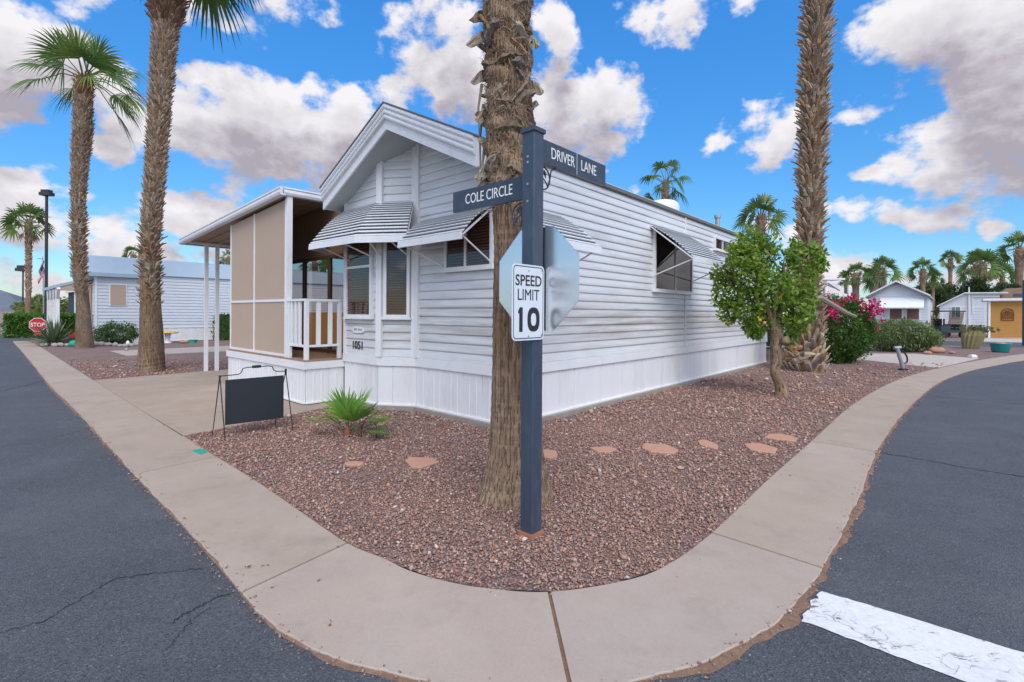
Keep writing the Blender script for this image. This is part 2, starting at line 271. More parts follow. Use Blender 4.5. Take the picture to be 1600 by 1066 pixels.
def ground_mat(name, kind):
    m, t, b = new_mat(name); L = t.links.new
    tcn = t.nodes.new('ShaderNodeTexCoord'); P = tcn.outputs['Object']
    def nz(scale, detail=8, rough=.6, st=None):
        n = t.nodes.new('ShaderNodeTexNoise'); n.inputs['Scale'].default_value = scale; n.inputs['Detail'].default_value = detail; n.inputs['Roughness'].default_value = rough
        if st:
            mp = t.nodes.new('ShaderNodeMapping'); mp.inputs['Scale'].default_value = st; L(P, mp.inputs[0]); L(mp.outputs[0], n.inputs['Vector'])
        else: L(P, n.inputs['Vector'])
        return n.outputs[0]
    def ramp(fac, stops, interp='LINEAR'):
        r = t.nodes.new('ShaderNodeValToRGB'); r.color_ramp.interpolation = interp
        while len(r.color_ramp.elements) < len(stops): r.color_ramp.elements.new(.5)
        for e, (p, c) in zip(r.color_ramp.elements, stops): e.position = p; e.color = (*c, 1)
        L(fac, r.inputs[0]); return r.outputs[0]
    def mix(f, a, bb, mode='MIX'):
        mi = t.nodes.new('ShaderNodeMix'); mi.data_type = 'RGBA'; mi.blend_type = mode
        if isinstance(f, (int, float)): mi.inputs['Factor'].default_value = f
        else: L(f, mi.inputs['Factor'])
        for nm, v in (('A', a), ('B', bb)):
            if isinstance(v, tuple): mi.inputs[nm].default_value = (*v, 1)
            else: L(v, mi.inputs[nm])
        return mi.outputs['Result']
    def bump(h, s, d):
        bp = t.nodes.new('ShaderNodeBump'); bp.inputs['Strength'].default_value = s; bp.inputs['Distance'].default_value = d
        L(h, bp.inputs['Height']); L(bp.outputs[0], b.inputs['Normal'])
    def rng(v, a, c, lo=0., hi=1.):
        r = t.nodes.new('ShaderNodeMapRange'); r.inputs['From Min'].default_value = a; r.inputs['From Max'].default_value = c
        r.inputs['To Min'].default_value = lo; r.inputs['To Max'].default_value = hi; L(v, r.inputs['Value']); return r.outputs[0]
    if kind == 'asphalt':
        sp = t.nodes.new('ShaderNodeTexVoronoi'); sp.inputs['Scale'].default_value = 120; L(P, sp.inputs['Vector'])
        c = ramp(nz(1.1, 9, .7), [(.3, (.072, .077, .088)), (.55, (.092, .098, .111)), (.75, (.118, .124, .138))])
        sc_ = t.nodes.new('ShaderNodeSeparateColor'); L(sp.outputs['Color'], sc_.inputs[0])
        c = mix(rng(sc_.outputs[0], .5, 1.0, 0, .38), c, (.17, .172, .18)); c = mix(rng(sc_.outputs[2], .96, .99, 0, .4), c, (.28, .28, .28))
        c = mix(rng(sc_.outputs[1], .0, .5, .65, 0), c, (.028, .029, .033))
        c = mix(rng(nz(.8, 9, .75, (.25, 1, 1)), .52, .72, 0, .4), c, (.15, .15, .155))
        c = mix(rng(nz(2.3, 7, .7), .60, .74, 0, .5), c, (.045, .046, .05))
        c = mix(rng(nz(.45, 6, .7), .52, .72, 0, .5), c, (.135, .135, .14))
        L(c, b.inputs['Base Color']); b.inputs['Roughness'].default_value = .72; b.inputs['Specular IOR Level'].default_value = .35
        bump(math_n(t, 'ADD', sp.outputs['Distance'], nz(60, 4)), .7, .008)
    elif kind == 'concrete':
        at = t.nodes.new('ShaderNodeAttribute'); at.attribute_name = 'Col'
        k = math_n(t, 'ADD', math_n(t, 'MULTIPLY', nz(1.7, 9, .7), .36), .82)
        k = math_n(t, 'ADD', math_n(t, 'MULTIPLY', nz(120, 3, .7), .30), math_n(t, 'SUBTRACT', k, .15))
        sc_ = t.nodes.new('ShaderNodeVectorMath'); sc_.operation = 'SCALE'; L(at.outputs['Color'], sc_.inputs[0]); L(k, sc_.inputs['Scale'])
        c = mix(rng(nz(2.2, 10, .74), .52, .72, 0, .42), sc_.outputs[0], (.235, .19, .155)); c = mix(rng(nz(.9, 8, .7), .5, .7, 0, .4), c, (.47, .41, .36))
        c = mix(rng(nz(34, 5, .75), .66, .74, 0, .5), c, (.17, .135, .115))
        L(c, b.inputs['Base Color']); b.inputs['Roughness'].default_value = .88; b.inputs['Specular IOR Level'].default_value = .25
        bump(math_n(t, 'ADD', nz(140, 5, .7), math_n(t, 'MULTIPLY', nz(70, 4, .6, (1, .12, 1)), .7)), .35, .004)
    elif kind == 'gravel':
        v = t.nodes.new('ShaderNodeTexVoronoi'); v.inputs['Scale'].default_value = 52; L(P, v.inputs['Vector'])
        s = t.nodes.new('ShaderNodeSeparateColor'); L(v.outputs['Color'], s.inputs[0])
        c = ramp(s.outputs[0], [(0, (.19, .112, .098)), (.25, (.29, .175, .15)), (.5, (.34, .215, .185)), (.72, (.31, .215, .20)), (.88, (.40, .285, .245)), (1, (.47, .37, .33))])
        c = mix(rng(v.outputs['Distance'], .3, .75, 0, .75), c, (.07, .045, .04))
        c = mix(rng(nz(1.1, 8, .7), .47, .62, 0, .8), c, (.285, .18, .125))
        L(c, b.inputs['Base Color']); b.inputs['Roughness'].default_value = .9
        bump(math_n(t, 'SUBTRACT', 1.0, v.outputs['Distance']), .9, .02)
    elif kind == 'soil':
        c = ramp(nz(14, 9, .75), [(.3, (.16, .095, .06)), (.55, (.27, .165, .105)), (.75, (.36, .235, .16))])
        L(c, b.inputs['Base Color']); b.inputs['Roughness'].default_value = .95
        bump(nz(90, 6, .75), .8, .012)
    elif kind == 'paint':
        # worn thick road paint: cracks (thin voronoi edges, warped) show the asphalt and brown tar
        wv = t.nodes.new('ShaderNodeTexNoise'); wv.inputs['Scale'].default_value = 5; wv.inputs['Detail'].default_value = 5; L(P, wv.inputs['Vector'])
        ad = t.nodes.new('ShaderNodeVectorMath'); ad.operation = 'MULTIPLY_ADD'; L(wv.outputs['Color'], ad.inputs[0]); ad.inputs[1].default_value = (.35, .35, .35); L(P, ad.inputs[2])
        mp = t.nodes.new('ShaderNodeMapping'); mp.inputs['Rotation'].default_value = (0, 0, rad(20)); mp.inputs['Scale'].default_value = (1.0, 3.0, 1); L(ad.outputs[0], mp.inputs[0])
        v = t.nodes.new('ShaderNodeTexVoronoi'); v.feature = 'DISTANCE_TO_EDGE'; v.inputs['Scale'].default_value = 2.6; L(mp.outputs[0], v.inputs['Vector'])
        cr = math_n(t, 'MULTIPLY', rng(v.outputs['Distance'], .002, .016, .8, 0), rng(nz(2.2, 4), .46, .58))
        worn = rng(nz(7.5, 10, .78, (.5, 1.4, 1)), .56, .605)
        c = mix(rng(nz(26, 8, .75), .35, .7), (.80, .80, .79), (.62, .62, .62)); c = mix(rng(nz(1.6, 7, .7), .5, .75, 0, .45), c, (.50, .50, .50))
        c = mix(math_n(t, 'MAXIMUM', cr, worn), c, (.20, .165, .13))
        L(c, b.inputs['Base Color']); b.inputs['Roughness'].default_value = .6
        bump(math_n(t, 'SUBTRACT', 1.0, cr), .4, .005)
    elif kind == 'ground':
        c = ramp(nz(.25, 9, .7), [(.3, (.22, .15, .12)), (.6, (.29, .2, .165)), (.8, (.33, .25, .2))])
        L(c, b.inputs['Base Color']); b.inputs['Roughness'].default_value = .95
    return m
for k_ in ('asphalt', 'concrete', 'gravel', 'soil', 'paint', 'ground'): MAT[k_] = ground_mat('surface_'+k_, k_)

# ------------------------------------------------------------------ mesh helpers
XF = {}                                     # empty -> matrix (world)
def setp(o, label=None, cat=None, group=None, kind=None):
    for k, v in (('label', label), ('category', cat), ('group', group), ('kind', kind)):
        if v: o[k] = v
    return o
def thing(name, label, cat, loc=(0, 0, 0), rz=0.0, group=None):
    o = bpy.data.objects.new(name, None); COL.objects.link(o); o.empty_display_size = .2
    o.location = loc; o.rotation_euler = (0, 0, rz); setp(o, label, cat, group)
    XF[o.name] = Matrix.Translation(loc) @ Matrix.Rotation(rz, 4, 'Z'); return o
def unit(v):
    v = np.asarray(v, float); n = np.linalg.norm(v); return v/n if n else v
class MB:
    def __init__(s): s.v = []; s.f = []; s.mi = []; s.c = []
    def add(s, vs, fs, mi=0, col=(1, 1, 1)):
        b = len(s.v); s.v += [tuple(map(float, p)) for p in vs]; s.c += [col]*len(vs)
        for f in fs: s.f.append(tuple(i+b for i in f)); s.mi.append(mi)
    def box(s, x0, x1, y0, y1, z0, z1, mi=0, col=(1, 1, 1)):
        vs = [(x, y, z) for z in (z0, z1) for y in (y0, y1) for x in (x0, x1)]
        s.add(vs, [(0, 2, 3, 1), (4, 5, 7, 6), (0, 1, 5, 4), (2, 6, 7, 3), (0, 4, 6, 2), (1, 3, 7, 5)], mi, col)
    def bar(s, p, q, w, h, up=(0, 0, 1), mi=0, col=(1, 1, 1)):
        p, q = np.array(p, float), np.array(q, float); d = unit(q-p); u = np.array(up, float)
        if abs(np.dot(d, unit(u))) > .98: u = np.array((1., 0, 0)) if abs(d[0]) < .9 else np.array((0, 1., 0))
        sx = unit(np.cross(d, u))*w/2; sy = unit(np.cross(sx, d))*h/2
        vs = [a+i*sx+j*sy for a in (p, q) for j in (-1, 1) for i in (-1, 1)]
        s.add(vs, [(0, 2, 3, 1), (4, 5, 7, 6), (0, 1, 5, 4), (2, 6, 7, 3), (0, 4, 6, 2), (1, 3, 7, 5)], mi, col)
    def tube(s, pts, r, n=8, mi=0, col=(1, 1, 1), caps=True):
        pts = [np.array(p, float) for p in pts]; rs = r if hasattr(r, '__len__') else [r]*len(pts)
        vs = []; u0 = None
        for i, p in enumerate(pts):
            d = unit(pts[min(i+1, len(pts)-1)]-pts[max(i-1, 0)])
            if u0 is None: u0 = np.cross(d, (0, 0, 1.) if abs(d[2]) < .9 else (1., 0, 0))
            u = unit(u0-d*np.dot(u0, d)); u0 = u; w = np.cross(d, u)
            vs += [p+rs[i]*(math.cos(a)*u+math.sin(a)*w) for a in (2*math.pi*k/n for k in range(n))]
        fs = [(i*n+k, i*n+(k+1) % n, (i+1)*n+(k+1) % n, (i+1)*n+k) for i in range(len(pts)-1) for k in range(n)]
        if caps: fs += [tuple(range(n))[::-1], tuple(range((len(pts)-1)*n, len(pts)*n))]
        s.add(vs, fs, mi, col)
    def prism(s, poly, z0, z1, mi=0, col=(1, 1, 1)):
        n = len(poly); vs = [(x, y, z0) for x, y in poly]+[(x, y, z1) for x, y in poly]
        s.add(vs, [tuple(range(n))[::-1], tuple(range(n, 2*n))]+[(i, (i+1) % n, n+(i+1) % n, n+i) for i in range(n)], mi, col)
    def lathe(s, prof, cx=0, cy=0, n=24, mi=0, col=(1, 1, 1)):
        vs = [(cx+r*math.cos(2*math.pi*k/n), cy+r*math.sin(2*math.pi*k/n), z) for r, z in prof for k in range(n)]
        s.add(vs, [(i*n+k, i*n+(k+1) % n, (i+1)*n+(k+1) % n, (i+1)*n+k) for i in range(len(prof)-1) for k in range(n)], mi, col)
    def sweep(s, prof, path, mi=0, closed=True, col=(1, 1, 1)):
        """prof: list of offsets functions already evaluated: path = list of lists of 3d points (one list per station)"""
        n = len(path[0]); vs = [p for st in path for p in st]
        fs = []
        for i in range(len(path)-1):
            for k in range(n if closed else n-1): fs.append((i*n+k, i*n+(k+1) % n, (i+1)*n+(k+1) % n, (i+1)*n+k))
        if closed: fs += [tuple(range(n))[::-1], tuple(range((len(path)-1)*n, len(path)*n))]
        s.add(vs, fs, mi, col)
    def build(s, name, mats, parent=None, smooth=False, world=False, root=None):
        """root: the thing whose frame the vertices are in (defaults to parent)"""
        V = np.array(s.v, float).reshape(-1, 3)
        return mesh_obj(name, V, s.f, np.array(s.c, float), mats, parent, smooth, s.mi, world)
def mesh_obj(name, V, faces, C, mats, parent=None, smooth=False, mi=None, world=False):
    if not isinstance(mats, (list, tuple)): mats = [mats]
    loc = None
    if parent is not None:
        if world:
            Mi = np.array(XF[parent.name].inverted()); V = V @ Mi[:3, :3].T + Mi[:3, 3]
    else:
        loc = np.array([(V[:, 0].min()+V[:, 0].max())/2, (V[:, 1].min()+V[:, 1].max())/2, V[:, 2].min()]); V = V-loc
    me = bpy.data.meshes.new(name)
    if isinstance(faces, np.ndarray):
        k = faces.shape[1]; nf = len(faces)
        me.vertices.add(len(V)); me.vertices.foreach_set('co', V.astype(np.float32).ravel())
        me.loops.add(nf*k); me.loops.foreach_set('vertex_index', faces.astype(np.int32).ravel())
        me.polygons.add(nf); me.polygons.foreach_set('loop_start', np.arange(0, nf*k, k, dtype=np.int32))
        try: me.polygons.foreach_set('loop_total', np.full(nf, k, dtype=np.int32))
        except Exception: pass
        me.update(calc_edges=True); me.validate()
    else:
        me.from_pydata(V.tolist(), [], faces); me.update()
    for m in mats: me.materials.append(m)
    if mi is not None and len(mats) > 1: me.polygons.foreach_set('material_index', np.array(mi, dtype=np.int32))
    if C is not None and len(C):
        ca = me.color_attributes.new('Col', 'FLOAT_COLOR', 'POINT')
        ca.data.foreach_set('color', np.c_[C[:, :3], np.ones(len(C))].astype(np.float32).ravel())
    if smooth: me.polygons.foreach_set('use_smooth', np.ones(len(me.polygons), dtype=bool))
    o = bpy.data.objects.new(name, me); COL.objects.link(o)
    if parent is not None:
        o.parent = parent
        if parent.name in XF: XF[o.name] = XF[parent.name]
    else:
        o.location = loc; XF[o.name] = Matrix.Translation(loc)
    return o
def text_obj(name, body, size, mat, parent, origin, xdir, ndir, width=None, depth=.002, bold=0.0, spacing=1.0):
    """lettering as flat mesh; origin = centre of text, xdir reading direction, ndir facing normal (parent's frame)"""
    cu = bpy.data.curves.new(name, 'FONT'); cu.body = body; cu.size = size; cu.align_x = 'CENTER'; cu.align_y = 'CENTER'
    cu.extrude = depth; cu.offset = bold; cu.space_character = spacing; cu.resolution_u = 5
    tmp = bpy.data.objects.new('tmp', cu); COL.objects.link(tmp)
    dg = bpy.context.evaluated_depsgraph_get(); me = bpy.data.meshes.new_from_object(tmp.evaluated_get(dg))
    COL.objects.unlink(tmp); bpy.data.objects.remove(tmp)
    n = len(me.vertices); co = np.zeros(n*3, dtype=np.float32); me.vertices.foreach_get('co', co); co = co.reshape(-1, 3)
    cx = (co[:, 0].min()+co[:, 0].max())/2; cy = (co[:, 1].min()+co[:, 1].max())/2; w = co[:, 0].max()-co[:, 0].min(); h = co[:, 1].max()-co[:, 1].min()
    kx = (width/w) if width else 1.0; ky = size/h
    x = unit(xdir); nn = unit(ndir); y = np.cross(nn, x)
    P = np.array(origin)+np.outer((co[:, 0]-cx)*kx, x)+np.outer((co[:, 1]-cy)*ky, y)+np.outer(co[:, 2], nn)
    me.vertices.foreach_set('co', P.astype(np.float32).ravel()); me.update()
    me.materials.clear(); me.materials.append(mat)
    o = bpy.data.objects.new(name, me); COL.objects.link(o); o.parent = parent; return o
def spline(pts, n=8, closed=False):
    P = [np.array(p, float) for p in pts]; out = []
    for i in range(len(P)-1):
        a, b, c, d = P[max(i-1, 0)], P[i], P[i+1], P[min(i+2, len(P)-1)]
        for k in range(n):
            t = k/n; out.append(.5*((2*b)+(c-a)*t+(2*a-5*b+4*c-d)*t*t+(3*b-a-3*c+d)*t**3))
    out.append(P[-1]); return out
def resample(P, n):
    P = np.array(P); d = np.r_[0, np.cumsum(np.linalg.norm(np.diff(P, axis=0), axis=1))]
    t = np.linspace(0, d[-1], n); return np.c_[[np.interp(t, d, P[:, k]) for k in range(P.shape[1])]].T
def inpoly(pts, poly):
    x, y = pts[:, 0], pts[:, 1]; r = np.zeros(len(pts), bool); n = len(poly); j = n-1
    for i in range(n):
        xi, yi = poly[i]; xj, yj = poly[j]
        c = ((yi > y) != (yj > y)) & (x < (xj-xi)*(y-yi)/((yj-yi) if yj != yi else 1e-9)+xi); r ^= c; j = i
    return r
def sheet(name, poly, z, mat, parent=None, thick=0.0, col=(1, 1, 1), kind='structure'):
    """ground sheet from a polygon (may be concave): triangulated by bmesh through an ngon"""
    mb = MB(); mb.prism(poly, z-thick, z, col=col) if thick else mb.add([(x, y, z) for x, y in poly], [tuple(range(len(poly)))], 0, col)
    o = mb.build(name, mat, parent)
    if parent is None and kind: o['kind'] = kind
    return o
# ================================================================== SETTING: ground
AH = math.atan(690/F); RV = (math.sin(AH), math.cos(AH)); LV = (-math.cos(AH), math.sin(AH)); HROT = math.atan2(RV[1], RV[0])
C0 = G(788, 671)
def RW(r, e): return (C0[0]+RV[0]*r+LV[0]*e, C0[1]+RV[1]*r+LV[1]*e)
g_ = sheet('ground', [(-900, -300), (900, -300), (900, 1500), (-900, 1500)], -.06, MAT['ground'])
sheet('road', [(-70, -40), (70, -40), (70, 31), (-70, 31)], -.014, MAT['asphalt'])
IN = [[(42,533),(56,538),(91.5,560),(146,594)], [(180,616),(230,647),(284,680)], [(338,713),(400,751),(470,799)],
      [(543,848),(600,872),(640,891),(700,908),(767,919)], [(858,924),(974,907),(1040,883)], [(1112,832),(1200,749)],
      [(1268,689),(1335,630)], [(1390,599),(1430,584.5)], [(1466,575.6),(1530,563),(1600,553)], [(1700,541)]]
OUT = [[(20,533),(44,560),(76,600)], [(109,632),(135,658),(170,697)], [(210,741),(262,794),(324,860)],
       [(378,925),(397,946),(442,988),(520,1025),(600,1048),(700,1072),(800,1088)], [(895,1090),(958,1074),(1025,1052),(1104,1032),(1200,980),(1245,940)],
       [(1285,887),(1324,814),(1346,768)], [(1370,706),(1405,653)], [(1448,611),(1481,591)], [(1520,578),(1560,570),(1600,563)], [(1700,551)]]
def flatpath(sec, n=6):
    px = [p for s in sec for p in s]; idx = []; k = 0
    for s in sec: idx.append(k*n); k += len(s)
    return spline([G(*p) for p in px], n), idx
inner, ji = flatpath(IN); outer, jo = flatpath(OUT)
mb = MB(); rr = random.Random(3)
tones = [(.40,.32,.255), (.39,.31,.245), (.40,.32,.255), (.42,.34,.28), (.405,.33,.275), (.405,.325,.26), (.39,.31,.245), (.40,.32,.255), (.41,.33,.265)]
for k in range(9):
    a = resample(inner[ji[k]:ji[k+1]+1], 60); b = resample(outer[jo[k]:jo[k+1]+1], 60)
    g = .007 if k not in (3, 4) else .010
    for P in (a, b):
        P[0] += unit(P[1]-P[0])*g; P[-1] += unit(P[-2]-P[-1])*g
    ph = rr.random()*9
    for i in range(1, 59):       # chipped outer edge
        w = .004*math.sin(i*.31+ph)+.003*math.sin(i*.83+ph*2)+rr.uniform(-.003, .003); b[i] += unit(a[i]-b[i])*w
    n = 60; ea = a+np.array([unit(b[i]-a[i])*.006 for i in range(n)]); eb = b+np.array([unit(a[i]-b[i])*.006 for i in range(n)])
    rows = [[(p[0], p[1], -.07) for p in a], [(p[0], p[1], -.003) for p in a], [(p[0], p[1], 0) for p in ea],
            [(p[0], p[1], 0) for p in eb], [(p[0], p[1], -.004) for p in b], [(p[0], p[1], -.07) for p in b]]
    path = [[rows[j][i] for j in range(6)] for i in range(n)]
    mb.sweep(None, path[::-1], 0, True, tones[k])
sw = mb.build('sidewalk', MAT['concrete']); sw['kind'] = 'structure'
# dirt that has washed out along the outer edge of the walk
mb = MB(); rr = random.Random(5); OP = resample(outer, 1400); nO = len(OP)
def dirtw(i):
    p = OP[i]; base = .009 if p[0] < -.9 else .022
    if p[0] > .5: base = .048
    if p[1] > 5: base = .03
    s = p[0]*7+p[1]*5; return base*(.75+.3*math.sin(s*.37)+.28*math.sin(s*1.13+1)+.15*math.sin(s*3.7)+rr.uniform(-.25, .25))
L0, L1 = [], []
for i, p in enumerate(OP):
    d = unit(OP[min(i+1, nO-1)]-OP[max(i-1, 0)]); nrm = np.array((d[1], -d[0])); w = dirtw(i)
    L0.append((*(p-nrm*.03), -.007)); L1.append((*(p+nrm*w), -.0128))
mb.sweep(None, [[L0[i], tuple((np.array(L0[i])*.45+np.array(L1[i])*.55)+np.array((0, 0, .002))), L1[i]] for i in range(nO)], 0, False)
o = mb.build('dirt_verge', MAT['soil']); o['kind'] = 'structure'
# soil showing in the joints
mb = MB()
for k in range(1, 9):
    a, b = np.array(inner[ji[k]]), np.array(outer[jo[k]]); d = unit(b-a); nn = np.array((-d[1], d[0]))*.03
    mb.add([(*(a+nn), -.010), (*(b+nn), -.010), (*(b-nn), -.010), (*(a-nn), -.010)], [(0, 1, 2, 3)])
o = mb.build('joint_soil', MAT['soil']); o['kind'] = 'structure'
# gravel bed of the whole block
gin = [tuple(np.array(p)) for p in resample(inner, 200)]
gpoly = [(p[0], p[1]) for p in gin]+[(46, 40), (30, 75), (-40, 75), (-36, 40)]+[G(110, 529.5), G(64, 530)]
sheet('gravel_bed', gpoly, -.006, MAT['gravel'])
# driveway of the corner lot
near = [G(285, 681.5), G(440, 652), G(500, 638.5), G(541, 634)]
dpoly = near+[RW(0, 3.5), RW(9, 3.5), RW(9, 9.6), G(358, 577.5), G(322, 580), G(147, 594.5)]+[tuple(p) for p in inner[ji[1]-1:ji[2]:3]]
sheet('driveway', dpoly, .004, MAT['concrete'], thick=.06, col=(.37, .29, .225))
sheet('neighbour_driveway', [G(172, 548.5), G(360, 540.5), G(420, 541), G(420, 547), G(360, 548.5), G(198, 556)], .004, MAT['concrete'], thick=.05, col=(.42, .36, .30))
sheet('far_driveway', [G(1325, 552.5), G(1430, 553), G(1530, 560.3), G(1464, 575), G(1356, 563.5), G(1325, 561)], .004, MAT['concrete'], thick=.05, col=(.50, .43, .37))
sheet('cross_street', [G(1290, 531), G(1400, 531.5), G(1600, 536), G(1720, 538), G(1720, 546), G(1600, 543.5), G(1450, 538.5), G(1290, 538)], -.0015, MAT['asphalt'])
sheet('far_pad', [G(1512, 526.5), G(1720, 529), G(1720, 537), G(1600, 535.6), G(1518, 533.4)], .003, MAT['concrete'], col=(.50, .45, .40))
# asphalt cracks
def crack(name, pts, w, seed):
    r = random.Random(seed); P = resample([G(*p) for p in pts], 60); mb = MB(); a = []; b = []
    for i, p in enumerate(P):
        d = unit(P[min(i+1, 59)]-P[max(i-1, 0)]); n = np.array((-d[1], d[0])); j = n*r.uniform(-.012, .012); ww = w*r.uniform(.3, 1.0)
        a.append((*(p+j+n*ww), -.0105)); b.append((*(p+j-n*ww), -.0105))
    mb.sweep(None, [[a[i], b[i]] for i in range(60)], 0, False)
    o = mb.build(name, MAT['crackfill']); o['kind'] = 'structure'
MAT['crackfill'] = M_('crack_fill', (.018, .018, .02), .95)
for i, (pts, w) in enumerate([([(-60,616),(0,611),(60,597),(120,583),(172,575)], .012), ([(-60,995),(0,986),(70,966),(125,934),(180,900),(318,885)], .004),
        ([(268,970),(300,950),(340,930),(366,922)], .006), ([(262,1010),(300,965),(330,945)], .003),
        ([(1452,618),(1520,624),(1600,631),(1700,640)], .012), ([(1375,706),(1440,716),(1520,731),(1600,743),(1720,760)], .010),
        ([(-40,700),(60,690),(140,668)], .004)]):
    crack('road_crack', pts, w, 20+i)
# stop bar
sb = [G(1252, 966), G(1262, 948), G(1283, 921), G(1400, 955), G(1600, 1017), G(1760, 1072), G(1760, 1160), G(1520, 1066), G(1400, 1022)]
rs = random.Random(4); sbp = []
for i in range(len(sb)):
    p_, q_ = np.array(sb[i]), np.array(sb[(i+1) % len(sb)]); n_ = max(1, int(np.linalg.norm(q_-p_)/.03))
    for j in range(n_): t_ = j/n_; sbp.append(tuple(p_*(1-t_)+q_*t_+np.array((rs.uniform(-1, 1), rs.uniform(-1, 1)))*(.014 if i < 2 else .004)))
o = sheet('stop_line', sbp, -.0095, MAT['paint'])

# stepping stones
def flagstone(px, py, w, h, seed, n=9, label=''):
    n = 5+seed % 3; r = random.Random(seed); c = G(px, py); sx = w/2*c[1]/F; 
    y0 = G(px, py-h/2)[1]; y1 = G(px, py+h/2)[1]; sy = abs(y0-y1)/2
    poly = []
    for k in range(n):
        a = 2*math.pi*k/n+r.uniform(-.3, .3); q = r.uniform(.85, 1.22); poly.append((c[0]+sx*q*math.cos(a), c[1]+sy*q*math.sin(a)))
    mb = MB(); top = [(c[0]+(x-c[0])*.94, c[1]+(y-c[1])*.94) for x, y in poly]; m = len(poly)
    vs = [(x, y, -.02) for x, y in poly]+[(x, y, .012) for x, y in poly]+[(x, y, .018) for x, y in top]
    mb.add(vs, [(i, (i+1) % m, m+(i+1) % m, m+i) for i in range(m)]+[(m+i, m+(i+1) % m, 2*m+(i+1) % m, 2*m+i) for i in range(m)]+[tuple(range(2*m, 3*m))])
    o = mb.build('stepping_stone', MAT['flag']); setp(o, label, 'stepping stone', 'stepping stones across the gravel'); return poly
FLAGS = []
for i, (x, y, w, h, lb) in enumerate([
    (656, 723, 52, 17, 'orange flagstone in the gravel left of the foreground palm trunk'),
    (858, 711, 28, 13, 'flagstone half hidden behind the foot of the blue sign post'),
    (945, 704, 46, 11, 'narrow orange flagstone, first one clear of the sign post on its right'),
    (1030, 702, 52, 16, 'broad six sided orange flagstone, largest of the row right of the sign post'),
    (1105, 695, 28, 15, 'small rounded flagstone in the middle of the row right of the sign post'),
    (1186, 701, 52, 17, 'cracked orange flagstone nearest the sidewalk edge on the right'),
    (1221, 685, 46, 11, 'thin flagstone farthest along the row, closest to the citrus tree'),
    (553, 726, 36, 6, 'flagstone almost buried in gravel between the small fan palm and the sidewalk')]):
    FLAGS.append(flagstone(x, y, w, h, 40+i, label=lb))
